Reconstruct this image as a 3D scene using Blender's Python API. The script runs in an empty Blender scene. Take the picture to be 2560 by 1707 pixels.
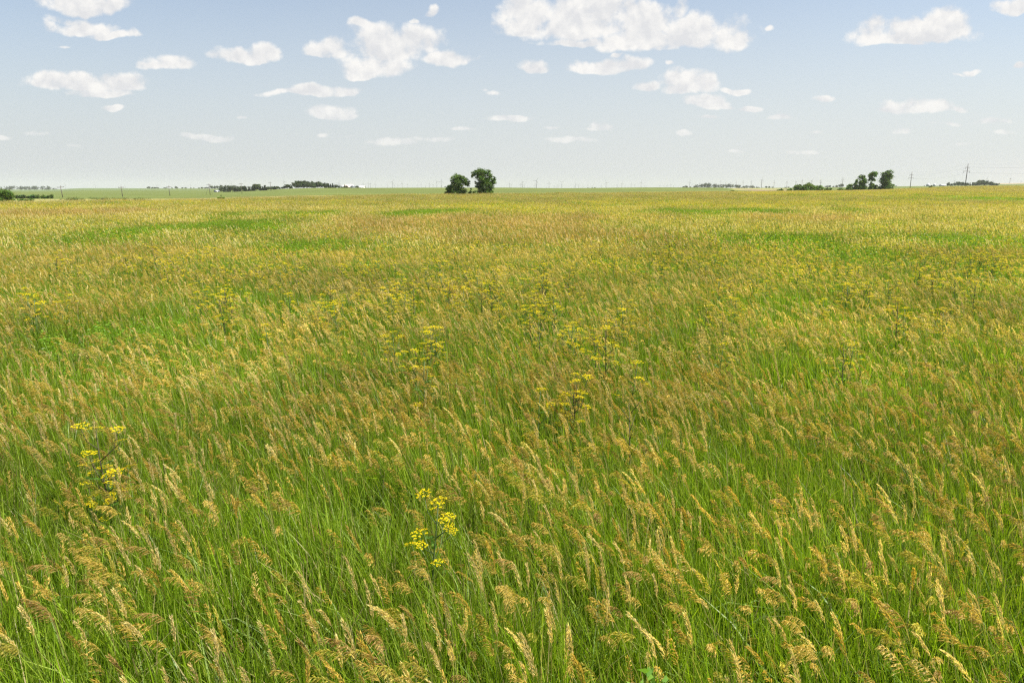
import bpy, math, random
import numpy as np
from mathutils import Matrix, Vector
R = math.radians
rng = np.random.default_rng(7)
random.seed(7)
scene = bpy.context.scene
col_root = scene.collection

# ------------------------------------------------------------------ camera frame
H = 3.3
PITCH = math.atan((853.5 - 472) / 1707.0)
CP, SP = math.cos(PITCH), math.sin(PITCH)
def ray(px, py):
    u = (px - 1280) / 1707.0; v = (853.5 - py) / 1707.0
    return u, CP + v * SP, -SP + v * CP
def on_plane(px, py, z):
    dx, dy, dz = ray(px, py); t = (z - H) / dz
    return dx * t, dy * t
K = 1749.0
def px_of(x, y): return 1280 + K * x / y

# ------------------------------------------------------------------ terrain
YK = np.array([0, 60, 120, 240, 450, 700, 1000, 1800, 2600, 4000, 7000, 30000.])
LY = np.log(YK + 40)
FL = [0, 0, 0]
# picture height (photo pixels) of the ground seen at distances 240, 450, 700, 1000, 1800, 2600, 4000, 7000, far
TAB = {
 -900: [497, 489, 484, 480, 475, 476, 475, 474, 473],
   0:  [497, 489.5, 484, 480, 474.8, 476, 475, 474, 473],
 100:  [497, 489, 483.5, 479.5, 474.6, 476, 475, 474, 473],
 220:  [497, 488, 482, 477, 470.6, 473, 474, 474, 473],
 470:  [497, 487, 482, 477, 471.4, 473, 474, 474, 473],
 560:  [496, 486, 481, 478.5, 472, 472.5, 473, 474, 473],
 640:  [494, 483.5, 477.4, 478.5, 473, 472.5, 473, 474, 473],
 720:  [492, 480.5, 471.8, 474, 473, 473, 473, 474, 473],
 800:  [491.5, 479, 470, 472, 472.5, 473, 473, 474, 473],
 1250: [491, 478, 469.2, 472, 472.5, 473, 473, 474, 473],
 1400: [490.5, 479, 470.6, 472, 472.5, 472, 472.5, 474, 473],
 1640: [490, 478, 468.8, 470, 471.5, 472, 472.5, 474, 473],
 1800: [490, 480, 469.2, 470, 471, 472, 472.5, 474, 473],
 1860: [490, 481.5, 474, 470.5, 470.5, 471.5, 472.5, 474, 473],
 1920: [489, 482, 476.5, 474, 469.8, 471, 472.5, 474, 473],
 2100: [488, 481, 474.5, 472, 468.6, 471, 472, 474, 473],
 2200: [487, 479, 472, 469, 467, 470, 472, 474, 473],
 2300: [485, 475.5, 470, 467.5, 465.8, 466, 468, 472, 473],
 2400: [484, 471, 467.5, 466.5, 465.8, 463, 466, 472, 473],
 2500: [483, 470, 467, 466, 465.5, 458.8, 464, 472, 473],
 2600: [483, 470, 467, 466, 465, 457, 463, 472, 473],
 3400: [483, 470, 467, 466, 465, 456, 463, 472, 473],
}
PK = np.array(sorted(TAB)); TZ = []
for p in PK:
    row = TAB[int(p)]
    TZ.append([0, 0, 0] + [H + (472 - q) * Y / K for q, Y in zip(row, YK[3:])])
TZ = np.array(TZ)
def zt(x, y):
    x = np.asarray(x, float); y = np.asarray(y, float)
    r = np.hypot(x, y); az = np.arctan2(x, y)
    azc = np.clip(az, R(-46), R(46))
    Y = r * np.cos(azc); p = 1280 + K * np.tan(azc)
    i = np.clip(np.searchsorted(PK, p) - 1, 0, len(PK) - 2)
    f = np.clip((p - PK[i]) / (PK[i + 1] - PK[i]), 0, 1); f = f * f * (3 - 2 * f)
    ly = np.log(np.maximum(Y, 0) + 40)
    j = np.clip(np.searchsorted(LY, ly) - 1, 0, len(LY) - 2)
    g = np.clip((ly - LY[j]) / (LY[j + 1] - LY[j]), 0, 1); g = g * g * (3 - 2 * g) * .5 + g * .5
    z = (TZ[i, j] * (1 - f) + TZ[i + 1, j] * f) * (1 - g) + (TZ[i, j + 1] * (1 - f) + TZ[i + 1, j + 1] * f) * g
    fade = np.clip((R(115) - np.abs(az)) / R(45), 0, 1)
    return z * fade
EDGE_P = [-900, 0, 300, 600, 1100, 1600, 1850, 1950, 2200, 2400, 3400]
EDGE_Y = [125, 128, 140, 165, 216, 250, 330, 400, 430, 450, 450]
def edge(p): return np.interp(p, EDGE_P, EDGE_Y)
def at(px, Y):
    x = (px - 1280) * Y / K
    return x, Y, float(zt(x, Y))

# ------------------------------------------------------------------ mesh helpers
def mesh_from(name, V, T, C=None, mat=None):
    me = bpy.data.meshes.new(name)
    V = np.ascontiguousarray(V, np.float32); T = np.ascontiguousarray(T, np.int32)
    me.vertices.add(len(V)); me.vertices.foreach_set('co', V.ravel())
    k = T.shape[1]
    me.loops.add(T.size); me.loops.foreach_set('vertex_index', T.ravel())
    me.polygons.add(len(T)); me.polygons.foreach_set('loop_start', np.arange(0, T.size, k, dtype=np.int32))
    me.update(calc_edges=True)
    if C is not None:
        a = me.color_attributes.new('col', 'FLOAT_COLOR', 'POINT')
        C4 = np.ones((len(V), 4), np.float32); C4[:, :3] = C
        a.data.foreach_set('color', C4.ravel())
    if mat: me.materials.append(mat)
    return me
class G:
    "collects triangles with a colour per vertex"
    def __init__(s): s.V = []; s.T = []; s.C = []; s.n = 0
    def add(s, V, T, C):
        V = np.asarray(V, float).reshape(-1, 3); T = np.asarray(T, int).reshape(-1, 3)
        C = np.broadcast_to(np.asarray(C, float), V.shape) if np.ndim(C) == 1 else C
        s.V.append(V); s.T.append(T + s.n); s.C.append(C); s.n += len(V)
    def arr(s): return np.vstack(s.V), np.vstack(s.T), np.vstack(s.C)
    def mesh(s, name, mat): return mesh_from(name, *s.arr(), mat)
    def tube(s, pts, rad, c, n=5):
        pts = np.asarray(pts, float); m = len(pts); rad = np.broadcast_to(rad, m)
        d = np.gradient(pts, axis=0); d /= np.linalg.norm(d, axis=1)[:, None] + 1e-9
        a = np.cross(d, [0.31, 0.95, 0.05]); a /= np.linalg.norm(a, axis=1)[:, None] + 1e-9
        b = np.cross(d, a); th = np.arange(n) * 2 * math.pi / n
        V = (pts[:, None] + rad[:, None, None] * (np.cos(th)[None, :, None] * a[:, None] + np.sin(th)[None, :, None] * b[:, None])).reshape(-1, 3)
        T = []
        for i in range(m - 1):
            for k in range(n):
                q = i * n + k; q2 = i * n + (k + 1) % n
                T += [[q, q2, q2 + n], [q, q2 + n, q + n]]
        V = np.vstack([V, pts[:1], pts[-1:]])
        for k in range(n):
            T.append([m * n, (k + 1) % n, k]); T.append([m * n + 1, (m - 1) * n + k, (m - 1) * n + (k + 1) % n])
        s.add(V, T, np.asarray(c, float))
    def box(s, lo, hi, c, rz=0.0, org=(0, 0)):
        x0, y0, z0 = lo; x1, y1, z1 = hi
        V = np.array([[x, y, z] for z in (z0, z1) for x, y in ((x0, y0), (x1, y0), (x1, y1), (x0, y1))], float)
        T = [[0, 2, 1], [0, 3, 2], [4, 5, 6], [4, 6, 7]]
        for k in range(4):
            q = (k + 1) % 4; T += [[k, q, q + 4], [k, q + 4, k + 4]]
        if rz:
            c_, s_ = math.cos(rz), math.sin(rz); V[:, :2] = V[:, :2] @ np.array([[c_, s_], [-s_, c_]])
        V[:, 0] += org[0]; V[:, 1] += org[1]
        s.add(V, T, c)
def unit(a): return a / (np.linalg.norm(a, axis=-1, keepdims=True) + 1e-9)

# ------------------------------------------------------------------ materials
def veg_material(name, trans=.35, rough=.5, spec=.3, var=.25, nscale=.35):
    m = bpy.data.materials.new(name); m.use_nodes = True; nt = m.node_tree; N = nt.nodes; L = nt.links; N.clear()
    out = N.new('ShaderNodeOutputMaterial'); mix = N.new('ShaderNodeMixShader'); mix.inputs[0].default_value = trans
    pb = N.new('ShaderNodeBsdfPrincipled'); tr = N.new('ShaderNodeBsdfTranslucent')
    pb.inputs['Roughness'].default_value = rough; pb.inputs['Specular IOR Level'].default_value = spec
    at_ = N.new('ShaderNodeAttribute'); at_.attribute_name = 'col'
    geo = N.new('ShaderNodeNewGeometry'); n1 = N.new('ShaderNodeTexNoise'); n1.inputs['Scale'].default_value = nscale; n1.inputs['Detail'].default_value = 2
    mr = N.new('ShaderNodeMapRange'); mr.inputs[1].default_value = .3; mr.inputs[2].default_value = .7
    mr.inputs[3].default_value = 1 - var; mr.inputs[4].default_value = 1 + var
    vm = N.new('ShaderNodeVectorMath'); vm.operation = 'SCALE'
    L.new(geo.outputs['Position'], n1.inputs['Vector']); L.new(n1.outputs['Fac'], mr.inputs[0])
    L.new(at_.outputs['Color'], vm.inputs[0]); L.new(mr.outputs[0], vm.inputs['Scale'])
    L.new(vm.outputs[0], pb.inputs['Base Color'])
    v2 = N.new('ShaderNodeVectorMath'); v2.operation = 'MULTIPLY'; v2.inputs[1].default_value = (1.25, 1.2, .55)
    L.new(vm.outputs[0], v2.inputs[0]); L.new(v2.outputs[0], tr.inputs['Color'])
    L.new(pb.outputs[0], mix.inputs[1]); L.new(tr.outputs[0], mix.inputs[2]); L.new(mix.outputs[0], out.inputs[0])
    return m
M_GRASS = veg_material('meadow_grass', .48, .42, .35, .2, .25)
M_LEAF = veg_material('tree_leaves', .38, .5, .35, .15, .5)
M_FLOWER = veg_material('parsnip_flowers', .3, .7, .1, .06, .6)
def solid(name, c, rough=.7, metal=0., noise=.12, scale=.6, spec=.3):
    m = bpy.data.materials.new(name); m.use_nodes = True; nt = m.node_tree; N = nt.nodes; L = nt.links
    pb = N['Principled BSDF']; pb.inputs['Roughness'].default_value = rough; pb.inputs['Metallic'].default_value = metal
    pb.inputs['Specular IOR Level'].default_value = spec
    geo = N.new('ShaderNodeTexCoord'); n1 = N.new('ShaderNodeTexNoise'); n1.inputs['Scale'].default_value = scale; n1.inputs['Detail'].default_value = 5
    cr = N.new('ShaderNodeValToRGB'); c = np.array(c)
    cr.color_ramp.elements[0].position = .3; cr.color_ramp.elements[1].position = .7
    cr.color_ramp.elements[0].color = (*(c * (1 - noise)), 1); cr.color_ramp.elements[1].color = (*(c * (1 + noise)), 1)
    L.new(geo.outputs['Object'], n1.inputs['Vector']); L.new(n1.outputs['Fac'], cr.inputs[0]); L.new(cr.outputs[0], pb.inputs['Base Color'])
    return m
M_BARK = solid('bark', (.13, .105, .08), .9, noise=.4, scale=3)
M_WOOD = solid('pole_wood', (.12, .10, .085), .9, noise=.2, scale=2)
M_STEEL = solid('galvanised_steel', (.28, .29, .31), .4, .6, .1, .3)
M_TURB = solid('turbine_backlit_grey', (.12, .125, .135), .5, 0, .03, .02)  # pale towers coloured dark grey, backlit shade put into the base colour
M_WHITE = solid('white_sheet_metal', (.6, .6, .6), .4, 0, .05, .2)
M_RED = solid('weathered_red_boards', (.28, .13, .1), .8, 0, .2, .5)
M_ROOFT = solid('tan_roof_sheets', (.55, .47, .42), .6, 0, .1, .3)
M_SHED = solid('grey_blue_siding', (.2, .24, .27), .7, 0, .1, .4)
M_DARK = solid('dark_opening', (.03, .03, .03), .9)
M_STEM = solid('green_stem', (.10, .15, .05), .6, noise=.3, scale=6)
M_DRYSTEM = solid('dry_dark_stem', (.075, .07, .035), .8, noise=.3, scale=8)
M_WIRE = solid('wire', (.12, .12, .12), .5)

def tag(o, label=None, cat=None, group=None, kind=None):
    if label: o['label'] = label
    if cat: o['category'] = cat
    if group: o['group'] = group
    if kind: o['kind'] = kind
    return o
def obj(name, me, parent=None, loc=None):
    o = bpy.data.objects.new(name, me); col_root.objects.link(o)
    if parent: o.parent = parent
    if loc is not None: o.location = loc
    return o
def empty(name, loc, rz=0, sc=1):
    o = bpy.data.objects.new(name, None); col_root.objects.link(o); o.location = loc; o.rotation_euler = (0, 0, rz)
    o.scale = (sc, sc, sc) if np.ndim(sc) == 0 else sc
    o.empty_display_size = .1
    return o

# ------------------------------------------------------------------ ground sheet
th = np.concatenate([np.arange(-180, -44, 4.0), np.arange(-44, 44, .2), np.arange(44, 180, 4.0)])
rr = [0.0, .5, 1]
while rr[-1] < 30000: rr.append(rr[-1] * (1.03 if rr[-1] > 60 else 1.12))
rr = np.array(rr); A, B = np.meshgrid(np.radians(th), rr, indexing='ij')
X = B * np.sin(A); Yy = B * np.cos(A); Z = zt(X, Yy)
nA, nB = X.shape
V = np.stack([X, Yy, Z], -1).reshape(-1, 3)
ii, jj = np.meshgrid(np.arange(nA), np.arange(nB - 1), indexing='ij')
i2 = (ii + 1) % nA
Q = np.stack([ii * nB + jj, ii * nB + jj + 1, i2 * nB + jj + 1, i2 * nB + jj], -1).reshape(-1, 4)
azc = np.clip(A, R(-46), R(46)); PP = (1280 + K * np.tan(azc)); YY = B * np.cos(azc)
def sm(a, b, x): t = np.clip((x - a) / (b - a), 0, 1); return t * t * (3 - 2 * t)
C = np.zeros(X.shape + (3,)); C[:] = (.13, .14, .04)
def blend(w, c): 
    global C
    C = C * (1 - w[..., None]) + np.array(c) * w[..., None]
E = edge(PP)
blend(sm(0, 10, YY - E), (.26, .24, .09))                                   # rough margin beyond the tall grass
crop = np.interp(PP, [0, 300, 600, 1250, 1500, 1800, 1900, 2200, 2560], [215, 225, 250, 270, 330, 330, 560, 480, 520])
blend(sm(0, 25, YY - crop), (.115, .142, .035))                             # crop field
blend(sm(900, 1300, YY) * sm(700, 300, PP), (.125, .165, .075))
blend(sm(1820, 1840, PP) * sm(2000, 1930, PP) * sm(560, 640, YY) * sm(1500, 1300, YY), (.25, .24, .09))
blend(sm(1830, 1900, PP) * sm(2060, 1960, PP) * sm(560, 600, YY) * sm(860, 780, YY), (.2, .15, .10))
blend(sm(2430, 2480, PP) * sm(2150, 2350, YY) * sm(5000, 3800, YY), (.40, .31, .22))
blend(sm(2450, 2475, YY) * sm(0, 500, PP) * 0.0, (.1, .15, .05))
gm = bpy.data.materials.new('field_ground'); gm.use_nodes = True
nt = gm.node_tree; N = nt.nodes; L = nt.links; pb = N['Principled BSDF']; pb.inputs['Roughness'].default_value = .9; pb.inputs['Specular IOR Level'].default_value = .1
a_ = N.new('ShaderNodeAttribute'); a_.attribute_name = 'col'
geo = N.new('ShaderNodeNewGeometry'); mp = N.new('ShaderNodeMapping'); mp.inputs['Scale'].default_value = (.012, .06, .05); mp.inputs['Rotation'].default_value = (0, 0, R(8))
n1 = N.new('ShaderNodeTexNoise'); n1.inputs['Scale'].default_value = 1; n1.inputs['Detail'].default_value = 8; n1.inputs['Roughness'].default_value = .65
n2 = N.new('ShaderNodeTexNoise'); n2.inputs['Scale'].default_value = .9; n2.inputs['Detail'].default_value = 6
L.new(geo.outputs['Position'], mp.inputs[0]); L.new(mp.outputs[0], n1.inputs['Vector']); L.new(geo.outputs['Position'], n2.inputs['Vector'])
r1 = N.new('ShaderNodeMapRange'); r1.inputs[1].default_value = .3; r1.inputs[2].default_value = .7; r1.inputs[3].default_value = .6; r1.inputs[4].default_value = 1.4
r2 = N.new('ShaderNodeMapRange'); r2.inputs[1].default_value = .3; r2.inputs[2].default_value = .7; r2.inputs[3].default_value = .8; r2.inputs[4].default_value = 1.2
L.new(n1.outputs['Fac'], r1.inputs[0]); L.new(n2.outputs['Fac'], r2.inputs[0])
mu = N.new('ShaderNodeMath'); mu.operation = 'MULTIPLY'; L.new(r1.outputs[0], mu.inputs[0]); L.new(r2.outputs[0], mu.inputs[1])
vs = N.new('ShaderNodeVectorMath'); vs.operation = 'SCALE'; L.new(a_.outputs['Color'], vs.inputs[0]); L.new(mu.outputs[0], vs.inputs['Scale']); L.new(vs.outputs[0], pb.inputs['Base Color'])
bp = N.new('ShaderNodeBump'); bp.inputs['Strength'].default_value = .6; bp.inputs['Distance'].default_value = .3
L.new(n2.outputs['Fac'], bp.inputs['Height']); L.new(bp.outputs[0], pb.inputs['Normal'])
me = mesh_from('ground', V, Q, C.reshape(-1, 3), gm)
me.polygons.foreach_set('use_smooth', np.ones(len(Q), bool))
tag(obj('ground', me), kind='structure')

# ------------------------------------------------------------------ grass pieces
def disc(n, rad):
    r = rad * np.sqrt(rng.random(n)); a = rng.random(n) * 2 * math.pi
    w = 1 - (r / rad) * .0
    return np.stack([r * np.cos(a), r * np.sin(a), np.zeros(n)], -1)
def jitter(base, n, amt=.22, hue=.12):
    c = np.array(base)[None] * (1 + amt * rng.standard_normal((n, 1))) * (1 + hue * rng.standard_normal((n, 3)))
    return np.clip(c, .004, .9)
def add_blades(g, base, h, w, lean, bend, cols, S=4, wind=(-1, .1)):
    n = len(base); az = rng.random(n) * 2 * math.pi; fa = az + math.pi / 2 + rng.normal(0, .5, n)
    d = np.stack([np.cos(az), np.sin(az), np.zeros(n)], -1); wv = np.array([wind[0], wind[1], 0.]); wv /= np.linalg.norm(wv)
    side = np.stack([np.cos(fa), np.sin(fa), np.zeros(n)], -1)
    t = np.linspace(0, 1, S + 1)
    off = d[:, None] * (bend[:, None, None] * h[:, None, None] * (t ** 2)[None, :, None]) + wv * (lean[:, None, None] * h[:, None, None] * (t ** 1.35)[None, :, None])
    hor = (bend[:, None] * (t ** 2)[None]) + lean[:, None] * (t ** 1.35)[None]
    off[:, :, 2] = h[:, None] * (t[None] - .38 * np.minimum(hor, 1.3) ** 2 * t[None])
    P = base[:, None] + off
    ww = w[:, None] * np.array([.7, 1, .9, .6, 0.04, 0.02])[np.round(np.linspace(0, 4, S + 1)).astype(int)][None]
    Vv = np.stack([P - side[:, None] * ww[..., None] / 2, P + side[:, None] * ww[..., None] / 2], 2)
    Vv = Vv.reshape(n, -1, 3); m = Vv.shape[1]
    T = []
    for k in range(S):
        q = 2 * k; T += [[q, q + 1, q + 3], [q, q + 3, q + 2]]
    T = (np.array(T)[None] + (np.arange(n) * m)[:, None, None]).reshape(-1, 3)
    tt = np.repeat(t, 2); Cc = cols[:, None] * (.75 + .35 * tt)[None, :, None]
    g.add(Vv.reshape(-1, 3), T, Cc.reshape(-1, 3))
def add_slivers(g, P, D, Ln, W, cols, bulge=True):
    "spindle shaped grains / leaves: 4 triangles, two crossed diamonds"
    n = len(P); D = unit(D); a = unit(np.cross(D, rng.standard_normal((n, 3)))); b = np.cross(D, a)
    Ln = np.broadcast_to(Ln, n)[:, None]; W = np.broadcast_to(W, n)[:, None]
    tip = P + D * Ln; mid = P + D * Ln * .42
    if bulge:
        Vv = np.stack([P, mid + a * W / 2, tip, mid - a * W / 2, mid + b * W / 2, mid - b * W / 2], 1)
        T = np.array([[0, 1, 2], [0, 2, 3], [0, 4, 2], [0, 2, 5]])
    else:
        Vv = np.stack([P, mid + a * W / 2, tip, mid - a * W / 2], 1); T = np.array([[0, 1, 2], [0, 2, 3]])
    m = Vv.shape[1]
    g.add(Vv.reshape(-1, 3), (T[None] + (np.arange(n) * m)[:, None, None]).reshape(-1, 3), np.repeat(cols, m, 0))
def add_ribbon(g, pts, w, c):
    pts = np.asarray(pts); d = np.gradient(pts, axis=0); s = unit(np.cross(d, [0.2, .9, .3])); w = np.broadcast_to(w, len(pts))[:, None]
    Vv = np.stack([pts - s * w / 2, pts + s * w / 2], 1).reshape(-1, 3); T = []
    for k in range(len(pts) - 1): q = 2 * k; T += [[q, q + 1, q + 3], [q, q + 3, q + 2]]
    g.add(Vv, T, np.asarray(c, float))
TAN = [(.62, .48, .12), (.58, .44, .10), (.52, .36, .12), (.66, .53, .20), (.48, .43, .07), (.58, .42, .14)]
PALE = (.74, .62, .30)
def panicle(kind, lod=0):
    "one flowering stem, base at the origin"
    g = G(); h = rng.uniform(.78, 1.08); lean = rng.uniform(.02, .32); wa = rng.normal(0, .5)
    wv = np.array([-math.cos(wa), math.sin(wa) * .8 + .05, 0])
    t = np.linspace(0, 1, 4 if lod == 0 else 3)
    sp_ = np.stack([wv[0] * lean * h * t ** 1.6, wv[1] * lean * h * t ** 1.6, h * t * (1 - .12 * lean * t)], -1)
    sc = (.22, .28, .07) if rng.random() < .6 else (.38, .34, .13)
    add_ribbon(g, sp_, .0032 if lod == 0 else .005, sc)
    L_ = rng.uniform(.14, .225) * (1 if lod < 2 else 1.15); nn = 9; P = [sp_[-1]]; d = unit(sp_[-1] - sp_[-2])
    droop = rng.uniform(.5, 1.0) if kind == 'open' else rng.uniform(.1, .35)
    dirs = []
    for k in range(nn):
        d = unit(d + (wv * .20 + np.array([0, 0, -.10])) * droop * (.5 + k / nn)); P.append(P[-1] + d * L_ / nn); dirs.append(d)
    P = np.array(P); base = np.array(PALE if kind == 'closed' and rng.random() < .7 else random.choice(TAN)) * rng.uniform(.85, 1.1)
    if lod <= 1: add_ribbon(g, P, .002 if lod == 0 else .004, base * .9)
    sP, sD = [], []
    nb = {0: (3, 5), 1: (2, 4), 2: (1, 2)}[lod]
    for k in range(nn):
        tt = k / nn; lb = (.044 * (1 - tt) ** .6 + .012) * rng.uniform(.5, 1.15)
        for _ in range(rng.integers(*nb)):
            side = rng.standard_normal(3); side -= side @ dirs[k] * dirs[k]; side = unit(side)
            if kind == 'open': bd = unit(dirs[k] * .75 + side * .55 + wv * .75 + np.array([0, 0, -.05])); dr = .55
            else: bd = unit(dirs[k] + side * .22 + wv * .1); dr = .08
            p0 = P[k]; p1 = p0 + bd * lb * .55 * rng.uniform(.5, 1); d2 = unit(bd + wv * .35 * droop + np.array([0, 0, -dr])); p2 = p1 + d2 * lb * .6
            if lod == 0: add_ribbon(g, [p0, p1, p2], .0011, base * .8)
            sP.append(p2); sD.append(unit(d2 + np.array([0, 0, -dr * .5])))
            if lod == 0 or rng.random() < .5: sP.append(p1); sD.append(unit(d2 + side * .3))
            if lod == 0 and rng.random() < .5: sP.append((p0 + p1) / 2); sD.append(unit(bd + side * .3))
    n = len(sP); ln = {0: .024, 1: .028, 2: .045}[lod]; w = {0: .0044, 1: .0068, 2: .017}[lod]
    cols = np.clip(base * (1 + .16 * rng.standard_normal((n, 1))), .02, .85)
    add_slivers(g, np.array(sP), np.array(sD), ln * rng.uniform(.75, 1.15, n), w, cols, lod < 2)
    return g.arr()
def place(g, proto, x, y, s=1., rz=0., z=0., tint=1.):
    V, T, C_ = proto; c, s_ = math.cos(rz), math.sin(rz)
    W = V * s; W = np.stack([W[:, 0] * c - W[:, 1] * s_ + x, W[:, 0] * s_ + W[:, 1] * c + y, W[:, 2] + z], -1)
    g.add(W, T, np.clip(C_ * tint, 0, .9))
def forb(g, x, y, h, nl, ll, lw, c, lean=.08):
    "leafy upright weed"
    top = np.array([x - lean * h, y, h])
    add_ribbon(g, [[x, y, 0], [(x + top[0]) / 2 + .01, y, h * .5], top], .006, np.array(c) * .6)
    t = rng.uniform(.15, 1, nl); a = rng.random(nl) * 6.283
    P = np.stack([x - lean * h * t, y + 0 * t, h * t], -1)
    D = np.stack([np.cos(a), np.sin(a), rng.uniform(-.1, .7, nl)], -1)
    add_slivers(g, P, D, ll * rng.uniform(.6, 1.2, nl) * (1.15 - .5 * t), lw, jitter(c, nl, .18, .06), False)
YEL = (.66, .54, .010)
def umbel_simple(g, p, r, n, sz, c=YEL):
    a = rng.random(n) * 6.283; q = r * np.sqrt(rng.random(n))
    P = np.stack([p[0] + q * np.cos(a), p[1] + q * np.sin(a), p[2] + rng.normal(0, r * .07, n) - q * q / r * .25], -1)
    D = np.stack([np.cos(a), np.sin(a), rng.normal(0, .25, n)], -1); D2 = np.cross(D, [0, 0, 1.])
    D = unit(D); D2 = unit(D2)
    V = np.stack([P - D * sz, P + D2 * sz, P + D * sz, P - D2 * sz], 1)
    T = (np.array([[0, 1, 2], [0, 2, 3]])[None] + (np.arange(n) * 4)[:, None, None]).reshape(-1, 3)
    g.add(V.reshape(-1, 3), T, np.repeat(jitter(c, n, .12, .05), 4, 0))
GRN = [(.16, .262, .008), (.215, .34, .015), (.11, .195, .006), (.29, .39, .045)]
def green_cols(n, dry=.06):
    c = np.array(GRN)[rng.integers(0, 4, n)] * (1 + .2 * rng.standard_normal((n, 1)))
    k = rng.random(n) < dry; c[k] = np.array((.42, .36, .17)) * (1 + .15 * rng.standard_normal((k.sum(), 1)))
    return np.clip(c, .01, .8)
protos = {(k, l): [panicle(k, l) for _ in range(14 if l == 0 else 10)] for k in ('open', 'closed') for l in (0, 1, 2)}
def heads(g, n, rad, lod, closed=.2, s=(0.78, 1.08), rz=.45, tint=1.):
    for (x, y, _) in disc(n, rad):
        k = 'closed' if rng.random() < closed else 'open'
        place(g, random.choice(protos[(k, lod)]), x, y, rng.uniform(*s), rng.normal(0, rz), 0, tint * rng.uniform(.85, 1.12))
tiles = []   # (mesh)
index = {}
def finish(key, g):
    me = g.mesh('grass_tile', M_GRASS); index.setdefault(key, []).append(len(tiles)); tiles.append(me)
# near tiles  (radius .42, step .34)
def near_tile(nb, nh, closed, leafy=0, rad=.42, lod=0, wid=1., nforb_leaf=16, yel=0):
    g = G(); area = math.pi * rad * rad; n = int(nb * area)
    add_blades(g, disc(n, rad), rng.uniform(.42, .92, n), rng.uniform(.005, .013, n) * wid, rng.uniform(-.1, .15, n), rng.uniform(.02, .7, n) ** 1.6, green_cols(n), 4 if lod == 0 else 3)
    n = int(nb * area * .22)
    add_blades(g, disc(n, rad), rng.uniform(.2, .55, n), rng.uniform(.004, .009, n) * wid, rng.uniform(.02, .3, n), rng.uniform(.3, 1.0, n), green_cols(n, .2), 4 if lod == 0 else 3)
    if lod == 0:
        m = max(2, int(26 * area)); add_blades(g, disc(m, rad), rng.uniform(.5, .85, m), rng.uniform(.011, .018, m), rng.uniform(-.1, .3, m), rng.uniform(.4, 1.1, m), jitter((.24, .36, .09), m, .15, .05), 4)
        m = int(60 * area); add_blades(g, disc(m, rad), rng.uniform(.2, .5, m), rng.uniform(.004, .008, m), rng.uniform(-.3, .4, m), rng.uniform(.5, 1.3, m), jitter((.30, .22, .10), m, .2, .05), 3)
    heads(g, max(1, int(nh * area)), rad, lod, closed)
    for _ in range(int(leafy * area)):
        x, y, _z = disc(1, rad)[0]; forb(g, x, y, rng.uniform(.55, .95), nforb_leaf, .06 * wid ** .5, .016 * wid, (.19, .34, .025))
    for _ in range(int(yel * area)):
        x, y, _z = disc(1, rad)[0]; umbel_simple(g, (x, y, rng.uniform(1.0, 1.3)), .055 * rng.uniform(.7, 1.1), 16, .014)
    return g
for _ in range(7): finish('A', near_tile(1100, 27, .33))
for _ in range(3): finish('Ag', near_tile(1200, 5, .4, 3))
for _ in range(3): finish('Al', near_tile(900, 4, .4, 34))
for _ in range(5): finish('B', near_tile(660, 22, .36, 0, .8, 1, 1.9))
for _ in range(3): finish('Bg', near_tile(620, 5, .4, 5, .8, 1, 1.9))
for _ in range(3): finish('By', near_tile(560, 10, .35, 3, .8, 1, 1.9, yel=4.2))
for _ in range(3): finish('Bl', near_tile(400, 3, .4, 34, .8, 1, 1.9, 20))
# mid tiles (radius 2)
def mid_tile(nb, nh, nleaf, nyel, rad, wid, hs, tint=1., lodh=2, dry=.1, umb=.07, yc=(.68, .56, .012)):
    g = G(); area = math.pi * rad * rad; n = int(nb * area)
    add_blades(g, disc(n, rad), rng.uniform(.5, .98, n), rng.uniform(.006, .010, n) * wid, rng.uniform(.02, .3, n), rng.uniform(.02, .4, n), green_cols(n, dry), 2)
    if nh: heads(g, int(nh * area), rad, lodh, .3, (hs * .85, hs * 1.12), .5, tint)
    for _ in range(int(nleaf * area)):
        x, y, _z = disc(1, rad)[0]; forb(g, x, y, rng.uniform(.75, 1.15), 14, .035 * wid ** .7, .011 * wid ** .8, (.23, .37, .022))
    for _ in range(int(nyel * area)):
        x, y, _z = disc(1, rad)[0]; umbel_simple(g, (x, y, rng.uniform(1.0, 1.35)), umb * rng.uniform(.6, 1.2), 8, umb * .30, yc)
    return g
for _ in range(4): finish('C', mid_tile(120, 9.5, .8, .8, 2.0, 4, 1.0))
for _ in range(3): finish('Cp', mid_tile(90, 12, 0, 0, 2.0, 4, 1.0, np.array([.98, .86, .92])))
for _ in range(3): finish('Cl', mid_tile(50, .4, 30, .2, 2.0, 4, 1.0))
for _ in range(3): finish('Cy', mid_tile(90, 5, 4, 3.4, 2.0, 4, 1.0))
for _ in range(3): finish('D', mid_tile(17, 6.0, .6, .15, 5.0, 12, 1.05, .78, 2, .12))
for _ in range(2): finish('Dp', mid_tile(14, 8.5, 0, 0, 5.0, 12, 1.05, np.array([.80, .70, .74]), 2, .2))
for _ in range(3): finish('Dl', mid_tile(7, .3, 10, .1, 5.0, 12, 1.05))
for _ in range(3): finish('Dy', mid_tile(14, 3.5, 1.8, 1.6, 5.0, 12, 1.05, .84, 2, .15, .13, (.50, .42, .015)))

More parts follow.
